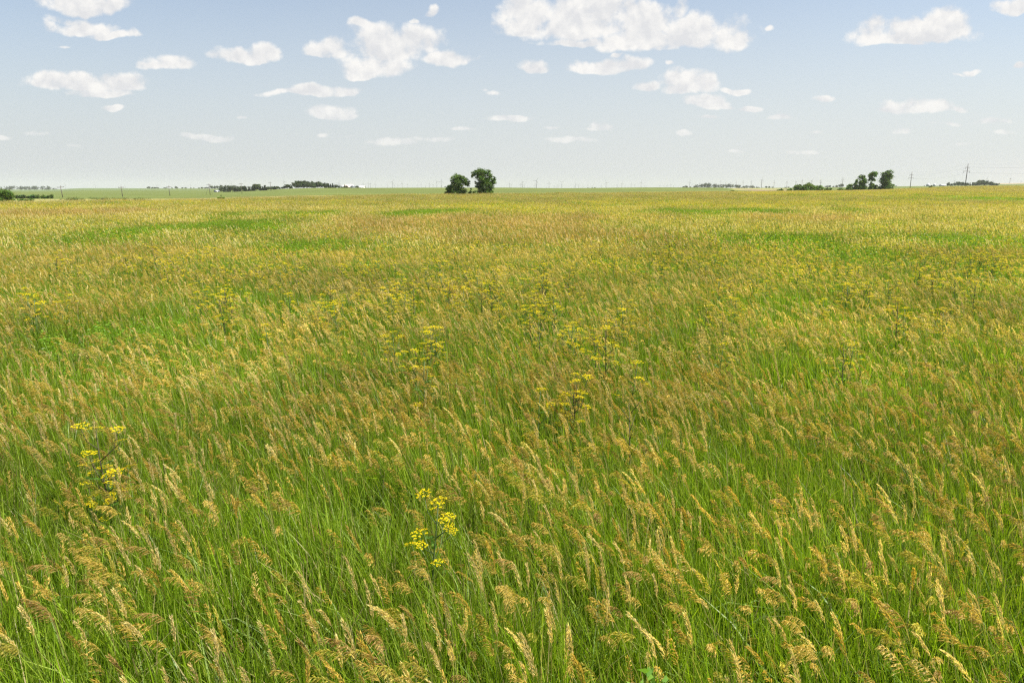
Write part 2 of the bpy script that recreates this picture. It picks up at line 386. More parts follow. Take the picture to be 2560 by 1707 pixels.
# where each kind of growth stands -- patches given on the ground
def patch(dx, dy, rx, ry):
    "ellipse seen at display pixels -> centre and radii on the ground (top of grass plane)"
    k = 2560 / 2352.; cx, cy = on_plane(dx * k, dy * k, 1.0); x1, _ = on_plane((dx + rx) * k, dy * k, 1.0)
    _, y1 = on_plane(dx * k, (dy - ry) * k, 1.0); _, y2 = on_plane(dx * k, (dy + ry) * k, 1.0)
    return cx, (y1 + y2) / 2, abs(x1 - cx), abs(y1 - y2) / 2
LEAFY = [patch(*a) for a in [(330, 532, 120, 20), (470, 520, 140, 18), (600, 522, 80, 14), (560, 492, 70, 5), (690, 489, 80, 5), (930, 489, 80, 6), (1040, 484, 50, 4),
    (1600, 487, 90, 8), (1730, 484, 90, 6), (1960, 483, 60, 5), (2290, 461, 60, 5), (2200, 548, 130, 16), (1950, 560, 110, 18), (2060, 590, 130, 16), (1810, 556, 60, 12),
    (190, 745, 110, 50), (700, 560, 90, 12), (1600, 565, 60, 8), (790, 690, 60, 20), (2300, 620, 70, 25), (1380, 700, 60, 18), (620, 690, 60, 18)]]
PINK = [patch(*a) for a in [(1050, 520, 350, 18), (1350, 545, 350, 16), (1600, 560, 150, 14), (850, 535, 120, 12), (330, 575, 130, 10), (1650, 600, 120, 12), (120, 490, 200, 12), (1280, 500, 300, 8), (1900, 500, 180, 8), (900, 505, 150, 8)]]
YELP = [patch(*a) for a in [(500, 466, 480, 4.2), (60, 476, 130, 6), (1250, 472, 300, 8), (1600, 470, 250, 9), (2100, 455, 300, 9), (1180, 485, 110, 7), (1480, 500, 160, 8), (900, 470, 150, 5), (2200, 470, 200, 8), (1300, 492, 200, 6), (1960, 470, 130, 6)]]
FLOW = [patch(*a) for a in [(930, 672, 80, 22), (1050, 665, 60, 14), (1250, 690, 70, 22), (770, 695, 60, 22), (400, 600, 90, 26), (560, 640, 90, 30), (900, 605, 200, 14), (1400, 605, 250, 16), (2100, 600, 300, 40), (1900, 645, 110, 26), (2250, 660, 120, 20), (600, 690, 90, 22), (500, 600, 250, 26), (1650, 600, 200, 20), (1160, 650, 70, 12)]]
_perm = rng.random((64, 64))
def vnoise(x, y, s):
    x = x / s; y = y / s; i = np.floor(x).astype(int); j = np.floor(y).astype(int); f = x - i; g_ = y - j
    f = f * f * (3 - 2 * f); g_ = g_ * g_ * (3 - 2 * g_); q = lambda a, b: _perm[a % 64, b % 64]
    return (q(i, j) * (1 - f) + q(i + 1, j) * f) * (1 - g_) + (q(i, j + 1) * (1 - f) + q(i + 1, j + 1) * f) * g_
def inp(P_, x, y):
    best = -9.
    n = (vnoise(np.array(x), np.array(y), max(.8, y * .03)) - .5) * 1.0
    for cx, cy, a, b in P_:
        best = max(best, 1 - ((x - cx) / a) ** 2 - ((y - cy) / b) ** 2)
    return best + n
pts, idx, rot, scl = [], [], [], []
def scatter(y0, y1, step, zone):
    y = y0
    while y < y1:
        half = .80 * y + 3 + step
        n = int(2 * half / step)
        for k in range(n):
            x = -half + (k + rng.random()) * step; yy = y + rng.uniform(-.5, .5) * step
            p = 1280 + K * x / max(yy, 1)
            if yy > 60 and (p < -120 or p > 2680): continue
            if yy > edge(p) + rng.uniform(-4, 2): continue
            lf = inp(LEAFY, x, yy); pk = inp(PINK, x, yy); ye = max(inp(YELP, x, yy), inp(FLOW, x, yy))
            u = rng.random(); key = zone
            if zone == 'A': key = 'Al' if lf > .1 else ('Ag' if vnoise(np.array(x), np.array(yy), 1.3) > .74 else 'A')
            elif zone == 'B': key = 'Bl' if lf > .1 else ('By' if inp(FLOW, x, yy) > .0 and u < .85 else 'Bg' if vnoise(np.array(x), np.array(yy), 2.2) > .76 else 'B')
            elif zone == 'C': key = 'Cl' if lf > .05 else ('Cp' if pk > .2 else ('Cy' if ye > .1 or u < .22 else 'C'))
            else:
                key = 'Dl' if lf > .0 and u < .9 else ('Dy' if ye > .1 and u < .75 or u < .08 else ('Dp' if pk > .1 and u < .85 else 'D'))
            pts.append((x, yy, float(zt(x, yy)))); idx.append(random.choice(index[key]))
            tl = -np.interp(x / max(yy, 2), [-.75, 0, .75], [-2, 3, 10]) * (1 if yy < 30 else .7) + rng.normal(0, 4)
            if zone in 'CD': tl = rng.normal(0, 2)
            rot.append((R(rng.normal(0, 3)) if zone in 'AB' else 0, R(tl), R(rng.normal(0, 22))))
            s = rng.uniform(.93, 1.08); scl.append((s, s * (1 if rng.random() < .5 else -1), s * rng.uniform(.9, 1.06)))
        y += step
scatter(-1.2, 8.5, .46, 'A'); scatter(8.5, 28, .90, 'B'); scatter(28, 92, 2.2, 'C'); scatter(92, 455, 5.4, 'D')
print('tiles', len(pts), 'tris/tile', [len(m.polygons) for m in tiles])
pm = bpy.data.meshes.new('grass_points'); pm.vertices.add(len(pts)); pm.vertices.foreach_set('co', np.array(pts, np.float32).ravel())
a = pm.attributes.new('kind_index', 'INT', 'POINT'); a.data.foreach_set('value', np.array(idx, np.int32))
a = pm.attributes.new('rot', 'FLOAT_VECTOR', 'POINT'); a.data.foreach_set('vector', np.array(rot, np.float32).ravel())
a = pm.attributes.new('scl', 'FLOAT_VECTOR', 'POINT'); a.data.foreach_set('vector', np.array(scl, np.float32).ravel())
pm.materials.append(M_GRASS)
grass = obj('grass', pm)
tag(grass, 'tall smooth brome meadow with nodding golden seed heads over green blades', 'grass', kind='stuff')
ng = bpy.data.node_groups.new('grass_growth', 'GeometryNodeTree')
ng.interface.new_socket('Geometry', in_out='INPUT', socket_type='NodeSocketGeometry')
ng.interface.new_socket('Geometry', in_out='OUTPUT', socket_type='NodeSocketGeometry')
gi = ng.nodes.new('NodeGroupInput'); go = ng.nodes.new('NodeGroupOutput')
def named(nm, ty):
    n = ng.nodes.new('GeometryNodeInputNamedAttribute'); n.data_type = ty; n.inputs['Name'].default_value = nm; return n.outputs['Attribute']
iop = ng.nodes.new('GeometryNodeInstanceOnPoints'); iop.inputs['Pick Instance'].default_value = True
jn = ng.nodes.new('GeometryNodeJoinGeometry')
for k in reversed(range(len(tiles))):
    so = bpy.data.objects.new('grass_tile', tiles[k])
    oi = ng.nodes.new('GeometryNodeObjectInfo'); oi.inputs['Object'].default_value = so; oi.inputs['As Instance'].default_value = False
    g2 = ng.nodes.new('GeometryNodeGeometryToInstance'); ng.links.new(oi.outputs['Geometry'], g2.inputs[0]); ng.links.new(g2.outputs[0], jn.inputs[0])
ng.links.new(gi.outputs[0], iop.inputs['Points']); ng.links.new(jn.outputs[0], iop.inputs['Instance'])
ng.links.new(named('kind_index', 'INT'), iop.inputs['Instance Index'])
e2r = ng.nodes.new('FunctionNodeEulerToRotation'); ng.links.new(named('rot', 'FLOAT_VECTOR'), e2r.inputs[0]); ng.links.new(e2r.outputs[0], iop.inputs['Rotation'])
ng.links.new(named('scl', 'FLOAT_VECTOR'), iop.inputs['Scale']); ng.links.new(iop.outputs[0], go.inputs[0])
md = grass.modifiers.new('growth', 'NODES'); md.node_group = ng

# ------------------------------------------------------------------ wild parsnip
def umbel_full(r):
    g = G(); n = int(rng.integers(14, 20))
    for k in range(n):
        a = k * 2.399 + rng.normal(0, .15); q = r * math.sqrt((k + .5) / n); z = -q * q / r * .22 + rng.normal(0, r * .05)
        c = np.array([q * math.cos(a), q * math.sin(a), z])
        add_ribbon(g, [[0, 0, -r * .75], c - [0, 0, .002]], .0014, (.2, .26, .04))
        m = 9; aa = rng.random(m) * 6.283; qq = r * .17 * np.sqrt(rng.random(m))
        P = c + np.stack([qq * np.cos(aa), qq * np.sin(aa), rng.normal(0, .0015, m)], -1)
        D = unit(np.stack([np.cos(aa), np.sin(aa), rng.normal(0, .3, m)], -1)); D2 = unit(np.cross(D, [0, 0, 1.])); s = r * .075
        V_ = np.stack([P - D * s, P + D2 * s, P + D * s, P - D2 * s], 1)
        T_ = (np.array([[0, 1, 2], [0, 2, 3]])[None] + (np.arange(m) * 4)[:, None, None]).reshape(-1, 3)
        g.add(V_.reshape(-1, 3), T_, np.repeat(jitter(YEL, m, .15, .06), 4, 0))
    return g.mesh('flower_head', M_FLOWER)
UM = [umbel_full(r) for r in (.07, .064, .058, .05, .044, .038)]
def parsnip_parts(h, nbr, dark=False):
    "main stem with alternate branches, every branch ends in an umbel"
    g = G(); ctr = []; bend = rng.uniform(-.10, -.02)
    t = np.linspace(0, 1, 7); main = np.stack([bend * h * t ** 2, .02 * np.sin(t * 5), h * t], -1)
    g.tube(main, np.linspace(.010, .004, 7), (1, 1, 1)); ctr.append((main[-1] + [0, 0, .03], 0))
    for k in range(nbr):
        tt = .42 + .5 * k / nbr + rng.uniform(0, .04); p0 = np.array([np.interp(tt, t, main[:, i]) for i in range(3)])
        a = k * 2.4 + rng.normal(0, .3); ln = rng.uniform(.22, .36) * (1.15 - .5 * tt)
        d0 = np.array([math.cos(a) * .75, math.sin(a) * .75, .62]); p1 = p0 + unit(d0) * ln * .55
        p2 = p1 + unit(d0 * .45 + np.array([0, 0, .9])) * ln * .6
        g.tube([p0, p1, p2], [.005, .0035, .0025], (1, 1, 1), 4); ctr.append((p2 + [0, 0, .025], int(rng.integers(1, 4))))
        if rng.random() < .65:
            a2 = a + rng.choice([-1, 1]) * .9; p3 = p1 + unit(np.array([math.cos(a2), math.sin(a2), .8])) * ln * .45
            g.tube([p1, p3], [.003, .002], (1, 1, 1), 4); ctr.append((p3 + [0, 0, .02], int(rng.integers(3, 6))))
    V_, T_, _ = g.arr()
    lf = G()
    for k in range(9):
        tt = .12 + .75 * k / 9; p0 = np.array([np.interp(tt, t, main[:, i]) for i in range(3)]); a = k * 2.4 + 1
        ax = np.array([math.cos(a), math.sin(a), .45]); ln = .30 * (1.1 - tt); n = 9; q = np.linspace(.15, 1, n)
        P = p0 + unit(ax) * ln * q[:, None]; P = np.repeat(P, 2, 0); sd = unit(np.cross(ax, [0, 0, 1.]))
        D = unit(ax) * .6 + np.tile(np.array([1, -1]), n)[:, None] * sd
        add_slivers(lf, P, D, .075 * (1.1 - tt), .024, jitter((.11, .22, .025), 2 * n, .15, .06), False)
        add_ribbon(lf, [p0, p0 + unit(ax) * ln], .003, (.1, .18, .03))
    return mesh_from('stem', V_, T_, None, M_DRYSTEM if dark else M_STEM), lf.mesh('leaves', M_GRASS), ctr
VAR = [parsnip_parts(*a) for a in ((1.4, 8, True), (1.3, 7, False), (1.2, 6, False), (1.35, 8, True), (1.2, 7, False), (1.25, 9, False), (1.3, 6, False), (1.15, 2, False))]
kk = 2560 / 2352.
def parsnip(dx, dy, var, s, label=None, zt_top=None):
    st, lf, ctr = VAR[var]; top = ctr[0][0][2] * s
    x, y = on_plane(dx * kk, dy * kk, top)
    o = empty('wild_parsnip', (x, y, 0), rng.random() * 6.28, s)
    tag(o, label or 'yellow flowering wild parsnip plant standing above the brome grass', 'wildflower', 'wild parsnip plants scattered through the meadow')
    obj('stem', st, o); obj('leaves', lf, o)
    for c, k in ctr:
        f = obj('flower_head', UM[k], o, c); f.rotation_euler = (rng.normal(0, .15), rng.normal(0, .15), rng.random() * 6)
    return o
named_ps = [
 (222, 985, 0, 1.0, 'large branching wild parsnip near the left edge, its dark stem showing'),
 (985, 1150, 2, .97, 'low wild parsnip with full yellow heads, nearest one at lower centre'),
 (2072, 688, 3, 1.08, 'lone wild parsnip on a tall dark stem among tan grass, right side'),
 (355, 566, 0, 1.15, 'tallest dark stemmed wild parsnip below the long green weed patch'),
 (122, 580, 3, 1.12, 'tall thin dark stemmed wild parsnip near the left border below the horizon'),
 (1652, 788, 7, 1., 'single small wild parsnip among tan grass right of the centre'),
 (1450, 828, 7, 1.05, 'small wild parsnip cluster right of centre, standing alone in tan grass'),
 (1233, 896, 7, 1, 'small lone wild parsnip straight below the flowering band, mid field'),
 (618, 745, 7, 1.05, 'wild parsnip with a compact yellow top, left of the main flowering band'),
 (755, 648, 3, 1.05, 'wild parsnip on a straight dark stem left of the dense yellow clump'),
]
for a in named_ps: parsnip(*a)
parsnip(235, 1085, 2, .85, 'shorter wild parsnip growing at the foot of the large left one')
more = []
def cl(cx, cy, rx, ry, n):
    for _ in range(n): more.append((rng.normal(cx, rx * .6), rng.normal(cy, ry * .6)))
cl(930, 662, 70, 26, 11); cl(1045, 655, 55, 18, 9); cl(1120, 648, 40, 10, 5); cl(1255, 690, 70, 25, 9); cl(770, 695, 60, 30, 9); cl(520, 675, 60, 28, 10); cl(400, 600, 60, 25, 10)
cl(610, 620, 60, 25, 8); cl(300, 600, 40, 20, 4); cl(75, 670, 25, 12, 3); cl(170, 680, 20, 10, 2); cl(930, 760, 90, 22, 4); cl(1400, 740, 40, 30, 4); cl(1310, 760, 30, 20, 3)
cl(975, 830, 10, 10, 1); cl(1640, 690, 30, 20, 3); cl(870, 600, 90, 18, 10); cl(1060, 600, 90, 15, 9); cl(1350, 600, 120, 18, 12); cl(1560, 590, 130, 16, 14); cl(1700, 640, 50, 15, 4)
cl(1900, 610, 60, 20, 8); cl(1960, 650, 50, 18, 6); cl(2080, 620, 60, 16, 7); cl(2200, 580, 120, 22, 20); cl(2300, 600, 60, 25, 12); cl(2190, 640, 60, 15, 5); cl(1880, 690, 30, 12, 1); cl(2150, 700, 60, 18, 3)
cl(1960, 800, 12, 15, 1); cl(150, 600, 60, 20, 3); cl(1460, 690, 60, 25, 3); cl(1180, 620, 120, 20, 8); cl(1800, 585, 100, 14, 8); cl(1150, 880, 200, 40, 2); cl(2020, 560, 150, 12, 6)
for (dx, dy) in more:
    if dy < 545: dy = 545 + rng.random() * 20
    parsnip(dx, dy, int(rng.integers(0, 7)), rng.uniform(.82, 1.04))
# farther plants, a few pixels each, single meshes
def small_plant():
    g = G(); st, lf, ctr = VAR[int(rng.integers(0, 5))]
    for c, k in ctr: umbel_simple(g, c, .05, 14, .014)
    for c, k in ctr: add_ribbon(g, [[c[0] * .3, c[1] * .3, c[2] * .55], c], .005, (.1, .14, .04))
    add_ribbon(g, [[0, 0, 0], [0, 0, .7], ctr[0][0]], .014, (.09, .11, .04))
    return g.mesh('wild_parsnip', M_FLOWER)
SP_ = [small_plant() for _ in range(5)]
n_left = 300 - 11 - len(more)
for k in range(n_left):
    dx = rng.uniform(0, 2352) if rng.random() < .45 else rng.normal(2000, 260); dy = 520 + 50 * rng.random() ** .7
    if inp(LEAFY, *on_plane(dx * kk, dy * kk, 1.0)) > .3 or dx > 2380: dx = rng.uniform(900, 2300)
    x, y = on_plane(dx * kk, dy * kk, 1.3)
    o = obj('wild_parsnip', SP_[k % 5], None, (x, y, 0)); o.rotation_euler = (0, 0, rng.random() * 6)
    tag(o, 'yellow flowering wild parsnip plant standing above the brome grass', 'wildflower', 'wild parsnip plants scattered through the meadow')
# broad leaved weed at the bottom edge
g = G()
for (ox, oy, hh) in ((0, 0, 1.0), (.07, .03, .9), (-.06, .05, .85)): forb(g, ox, oy, hh, 34, .11, .035, (.17, .33, .05), .05)
x, y = on_plane(1520 * kk, 1535 * kk, 1.0)
tag(obj('broadleaf_weed', g.mesh('broadleaf_weed', M_GRASS), None, (x, y, 0)), 'pale green broad leaved weed among the grass at the lower edge', 'weed')
# tall dead stalks
for dx, dy, lb in ((1943, 790, 'dark forked dead stalk rising from tan grass below the lone tall parsnip'), (1240, 735, 'thin dark dead stalk below the flowering band near the middle'),
                   (1450, 925, 'short dark dead stalk among seed heads just right of centre')):
    g = G(); h = 1.3; g.tube([[0, 0, 0], [.01, 0, .7], [-.02, .01, h]], [.009, .007, .003], (1, 1, 1))
    for k in range(6):
        z = .75 + .09 * k; a = k * 2.4; g.tube([[0, 0, z], [.10 * math.cos(a), .1 * math.sin(a), z + .14]], [.004, .002], (1, 1, 1), 4)
    V_, T_, _ = g.arr(); x, y = on_plane(dx * kk, dy * kk, h)
    tag(obj('dead_stalk', mesh_from('dead_stalk', V_, T_, None, M_DRYSTEM), None, (x, y, 0)), lb, 'dead stalk', 'dead stalks in the meadow')

# ------------------------------------------------------------------ trees and shrubs
def leaf_cloud(lobes, n, leaf, base, clump=None, flat=.0, seed=None, drop=.0):
    r_ = np.random.default_rng(seed if seed is not None else int(rng.integers(1e9)))
    L_ = np.array(lobes, float); vol = L_[:, 3] * L_[:, 4] * L_[:, 5]; pr = vol ** .8 / (vol ** .8).sum()
    nc = clump or max(12, n // 45); li = r_.choice(len(L_), nc, p=pr)
    d = unit(r_.standard_normal((nc, 3))); rad = r_.random(nc) ** .38
    cc = L_[li, :3] + d * rad[:, None] * L_[li, 3:6] * .92; cs = L_[li, 3:6].mean(1) * r_.uniform(.14, .30, nc)
    ci = r_.integers(0, nc, n); P = cc[ci] + r_.standard_normal((n, 3)) * cs[ci][:, None] * np.array([1, 1, .62])
    nrm = unit(r_.standard_normal((n, 3)) + np.array([0, 0, .7])); a = unit(np.cross(nrm, r_.standard_normal((n, 3)))); b = np.cross(nrm, a)
    s = leaf * r_.uniform(.6, 1.25, n)[:, None]
    V_ = np.stack([P - a * s, P + b * s * .6, P + a * s, P - b * s * .6], 1).reshape(-1, 3)
    T_ = (np.array([[0, 1, 2], [0, 2, 3]])[None] + (np.arange(n) * 4)[:, None, None]).reshape(-1, 3)
    cc_ = np.array(base) * (1 + .30 * r_.standard_normal(nc))[:, None] * (1 + .10 * r_.standard_normal((nc, 3)))
    Cc = np.clip(cc_[ci] * (1 + .15 * r_.standard_normal((n, 1))), .008, .5)
    return V_, T_, np.repeat(Cc, 4, 0)
def crown_mesh(*a, **k):
    V_, T_, C_ = leaf_cloud(*a, **k); return mesh_from('crown', V_, T_, C_, M_LEAF)
def trunk_mesh(limbs):
    g = G()
    for pts_, r0, r1 in limbs: g.tube(pts_, np.linspace(r0, r1, len(pts_)), (1, 1, 1), 7)
    V_, T_, _ = g.arr(); return mesh_from('trunk', V_, T_, None, M_BARK)
def tree(name, loc, label, cat, lobes, n, leaf, base, limbs, group=None):
    o = empty(name, loc); tag(o, label, cat, group)
    obj('trunk', trunk_mesh(limbs), o); obj('crown', crown_mesh(lobes, n, leaf, base), o)
    return o
DG_ = (.10, .175, .03); MG = (.125, .215, .035); YG = (.085, .15, .03); BG_ = (.035, .065, .025)
# lobes given in photo pixels relative to (px0, base), turned into metres at the tree's distance
def plobes(Y, px0, py0, L_, dep=.8):
    k = Y / K; out = []
    for (cx, cy, rx, ry) in L_: out.append(((cx - px0) * k, rng.normal(0, .25) * rx * k, (py0 - cy) * k, rx * k, rx * k * dep, ry * k))
    return out
def pl(Y, px0, py0, P_, r0, r1):
    k = Y / K; return ([((x - px0) * k, d * k, (py0 - y) * k) for x, y, d in P_], r0 * k, r1 * k)
Yt = 226; bx, by, bz = at(1146, Yt); BY = 472 + (H - bz) * K / Yt
L1 = [(1146, 443, 13, 9), (1136, 451, 11, 9), (1158, 450, 13, 9), (1166, 457, 10, 9), (1146, 460, 15, 11), (1141, 474, 13, 14), (1153, 478, 14, 12), (1132, 459, 6, 6), (1170, 463, 6, 6), (1161, 484, 8, 8)]
tree('cottonwood_tree', (bx, by, bz), 'rounded dark cottonwood, left and shorter of the pair in mid field', 'tree',
     plobes(Yt, 1146, BY, L1), 15000, .15, DG_, [pl(Yt, 1146, BY, [(1146, BY, 0), (1147, 478, 0), (1145, 460, 0), (1146, 443, 0)], 2.0, .4),
     pl(Yt, 1146, BY, [(1147, 478, 0), (1158, 462, 2), (1166, 455, 3)], 1.0, .3), pl(Yt, 1146, BY, [(1146, 474, 0), (1136, 462, -3), (1134, 452, -3)], .9, .3),
     pl(Yt, 1146, BY, [(1154, BY, 1), (1155, 480, 1), (1158, 466, 3)], .9, .3)])
bx, by, bz = at(1122, Yt + 2)
tree('cottonwood_tree', (bx, by, bz), 'bushy young cottonwood hugging the left side of the cottonwood pair', 'tree',
     plobes(Yt, 1122, BY, [(1122, 474, 9, 8), (1126, 468, 8, 7), (1120, 483, 8, 9), (1128, 484, 9, 9), (1115, 468, 3, 4)]), 6000, .14, DG_, [pl(Yt, 1122, BY, [(1122, BY, 0), (1123, 480, 0), (1122, 470, 0)], 1, .3)])
bx, by, bz = at(1178, Yt - 2)
tree('shrub', (bx, by, bz), 'bright green shrub filling the gap between the two cottonwoods', 'shrub',
     plobes(Yt, 1178, BY, [(1175, 482, 6, 8), (1182, 488, 6, 5), (1171, 487, 5, 6), (1188, 482, 6, 7), (1177, 473, 3, 3)]), 2600, .14, YG, [pl(Yt, 1178, BY, [(1178, BY, 0), (1177, 482, 0)], .6, .3)])
bx, by, bz = at(1210, Yt)
L2 = [(1202, 434, 14, 11), (1188, 433, 9, 8), (1219, 435, 11, 9), (1226, 444, 8, 9), (1205, 447, 15, 10), (1232, 455, 9, 9), (1236, 448, 4, 5), (1214, 458, 14, 12), (1200, 462, 10, 9), (1188, 456, 6, 5), (1193, 468, 7, 6), (1226, 468, 9, 9),
      (1205, 478, 11, 12), (1218, 482, 12, 11), (1184, 440, 6, 6), (1181, 443, 4, 4), (1199, 486, 8, 7), (1228, 478, 6, 8)]
tree('cottonwood_tree', (bx, by, bz), 'taller broad topped cottonwood, right one of the pair, several pale trunks', 'tree',
     plobes(Yt, 1210, BY, L2), 21000, .155, DG_, [pl(Yt, 1210, BY, [(1208, BY, 0), (1206, 478, 0), (1202, 458, 0), (1198, 436, 0)], 1.5, .4),
     pl(Yt, 1210, BY, [(1213, BY, -2), (1214, 476, -2), (1218, 452, -2), (1222, 436, 0)], 1.5, .4), pl(Yt, 1210, BY, [(1217, BY, 1), (1222, 478, 1), (1231, 460, 2)], 1.2, .3),
     pl(Yt, 1210, BY, [(1206, 474, 0), (1195, 462, 0), (1185, 458, 0)], .8, .25), pl(Yt, 1210, BY, [(1202, 458, 0), (1190, 446, 3), (1184, 440, 3)], .8, .25), pl(Yt, 1210, BY, [(1204, BY, 2), (1200, 480, 2), (1196, 468, 2)], .9, .3)])
# right hand group
Yr = 435
def rt(px, lobes, label, n=3500, c=MG, cat='tree', name='cottonwood_tree', Y=Yr, base=481, leaf=.26, limbs=None, tw=.9):
    bx, by, bz = at(px, Y); b0 = H + 0; pb_ = 472 - (bz - H) * K / Y
    top = min(a[1] - a[3] for a in lobes)
    lb = limbs or [[(px, pb_ + 1, 0), (px + .5, (pb_ + top) / 2 + 4, 0), (px, top + 5, 0)]]
    tree(name, (bx, by, bz), label, cat, plobes(Y, px, pb_, [(a_[0], a_[1], a_[2] * 1.12, a_[3] * 1.12) for a_ in lobes]), int(n * 2.1), leaf * 1.15, c, [pl(Y, px, pb_, q, tw, .3) for q in lb])
rt(2154, [(2154, 442, 7, 6), (2150, 448, 6, 5), (2158, 450, 5, 6), (2156, 457, 9, 7), (2153, 466, 8, 8), (2160, 472, 8, 8), (2150, 474, 7, 6)], 'upright cottonwood with a narrow top, left one of the three right hand trees')
rt(2136, [(2138, 452, 5, 4), (2136, 460, 5, 4), (2140, 466, 5, 5), (2134, 470, 4, 4), (2138, 476, 6, 5)], 'thin see-through young tree leaning against the left of the three tall trees', 1300)
rt(2124, [(2124, 466, 6, 5), (2122, 473, 7, 7), (2128, 476, 5, 4)], 'round low bush tree at the left foot of the three tall trees', 1400)
rt(2177, [(2179, 437, 9, 6), (2172, 440, 6, 5), (2186, 440, 5, 5), (2178, 447, 7, 4), (2171, 452, 4, 2), (2182, 452, 6, 3), (2177, 462, 6, 6), (2176, 472, 6, 8)], 'open crowned tree with sky gaps, middle one of the three right hand trees', 2400)
rt(2188, [(2188, 468, 5, 5), (2188, 475, 5, 5)], 'small dark bush at the right foot of the middle tall tree', 700, DG_, 'bush', 'bush')
rt(2214, [(2218, 434, 9, 6), (2210, 439, 9, 8), (2224, 440, 7, 9), (2213, 452, 12, 10), (2216, 464, 12, 10), (2208, 474, 11, 7), (2220, 474, 9, 7), (2198, 450, 4, 4), (2200, 473, 5, 6)], 'dense dark column shaped tree, rightmost and tallest of the three', 6000, DG_)
rt(2230, [(2231, 464, 5, 3), (2230, 472, 3, 4)], 'low dark bush beside the dense column tree', 400, DG_, 'bush', 'bush', 520)
rt(1951, [(1950, 477, 6, 3), (1954, 475, 4, 3)], 'leftmost small round bush of the hedge row in front of the power poles', 700, DG_, 'bush', 'bush')
rt(1975, [(1975, 476, 6, 4), (1971, 477, 4, 3)], 'second small round bush of the hedge row, before its tall clumps', 700, DG_, 'bush', 'bush')
rt(1985, [(1986, 479, 3.5, 2), (1990, 480, 3, 2)], 'tiny bush touching the left side of the tall hedge clumps', 250, DG_, 'bush', 'bush')
rt(1998, [(1997, 470, 8, 7), (2001, 473, 7, 7), (1993, 476, 6, 5), (1998, 465, 4, 3)], 'round bush, left of the three big hedge clumps', 2600, MG, 'bush', 'bush')
rt(2021, [(2022, 466, 10, 7), (2014, 471, 8, 8), (2029, 472, 8, 8), (2021, 476, 12, 6)], 'largest round bush of the hedge row, middle of the three big clumps', 4000, MG, 'bush', 'bush')
rt(2047, [(2043, 472, 8, 6), (2051, 471, 8, 7), (2056, 476, 5, 5), (2040, 478, 7, 4)], 'low spreading bush, right of the three big hedge clumps', 2800, MG, 'bush', 'bush')
rt(2068, [(2067, 475, 5, 5), (2071, 478, 4, 3)], 'small dark bush just right of the three big hedge clumps', 700, DG_, 'bush', 'bush')
rt(2075, [(2075, 474, 4, 4)], 'smallest bush, second to the right of the three big hedge clumps', 400, MG, 'bush', 'bush', 470)
rt(2103, [(2103, 474, 7, 4), (2097, 476, 4, 3), (2108, 477, 4, 3)], 'bush alone between the hedge row and the tall trees', 1000, MG, 'bush', 'bush')
rt(2325, [(2327, 468, 4, 3), (2324, 472, 3, 2)], 'lone dark wind bent bush in the green field before the white domes', 350, DG_, 'bush', 'bush', 470)
# left edge
Yl = 150
bx, by, bz = at(8, Yl); pbm = 472 + H * K / Yl
tree('shade_tree', (bx, by, bz), 'low dark rounded tree cut by the left edge of the picture', 'tree',
     plobes(Yl, 8, pbm, [(8, 482, 16, 10), (19, 486, 10, 9), (-6, 484, 14, 10), (12, 492, 15, 9), (4, 500, 12, 7)]), 6500, .11, MG, [pl(Yl, 8, pbm, [(10, pbm, 0), (9, 492, 0), (8, 484, 0)], 1.0, .4), pl(Yl, 8, pbm, [(18, pbm, 0), (18, 492, 1)], .7, .3)])
def thicket(px0, px1, top, base, Y, label, n, c, cat='thicket', name='thicket', leaf=.2):
    m = 9; L_ = []
    for k in range(m):
        cx = px0 + (px1 - px0) * (k + .5) / m; t_ = top + rng.uniform(-1, 2); L_.append((cx, (t_ + base) / 2 + 1, (px1 - px0) / m * .9, (base - t_) / 2))
    px = (px0 + px1) / 2; bx, by, bz = at(px, Y); pb_ = 472 - (bz - H) * K / Y
    o = empty(name, (bx, by, bz)); tag(o, label, cat)
    lb = plobes(Y, px, pb_, L_)
    obj('crown', crown_mesh(lb, n, leaf, c), o)
    obj('trunk', trunk_mesh([([(a[0], a[1], 0), (a[0] + .2, a[1], a[2])], .12, .04) for a in lb]), o)
thicket(32, 92, 485, 495, 255, 'pale green thicket right beside the low dark tree on the left', 4200, (.10, .16, .05))
thicket(88, 130, 486, 495, 250, 'darker green right end of the thicket by the left utility pole', 3200, (.15, .23, .06))
thicket(0, 80, 495, 501, 158, 'dark green strip of weeds at the foot of the left edge tree', 2600, (.12, .2, .04), 'weeds', 'weed_strip', .12)
thicket(150, 370, 494.5, 498, 205, 'long low dark band of weeds along the left field edge', 2200, (.13, .17, .05), 'weeds', 'weed_strip', .14)
rt(551, [(551, 494, 5, 2.2), (556, 495, 4, 2), (545, 495, 4, 1.8), (551, 490, .6, 3)], 'small bush with one upright twig below the left conifer row', 700, MG, 'shrub', 'shrub', 190, leaf=.12, tw=.4)
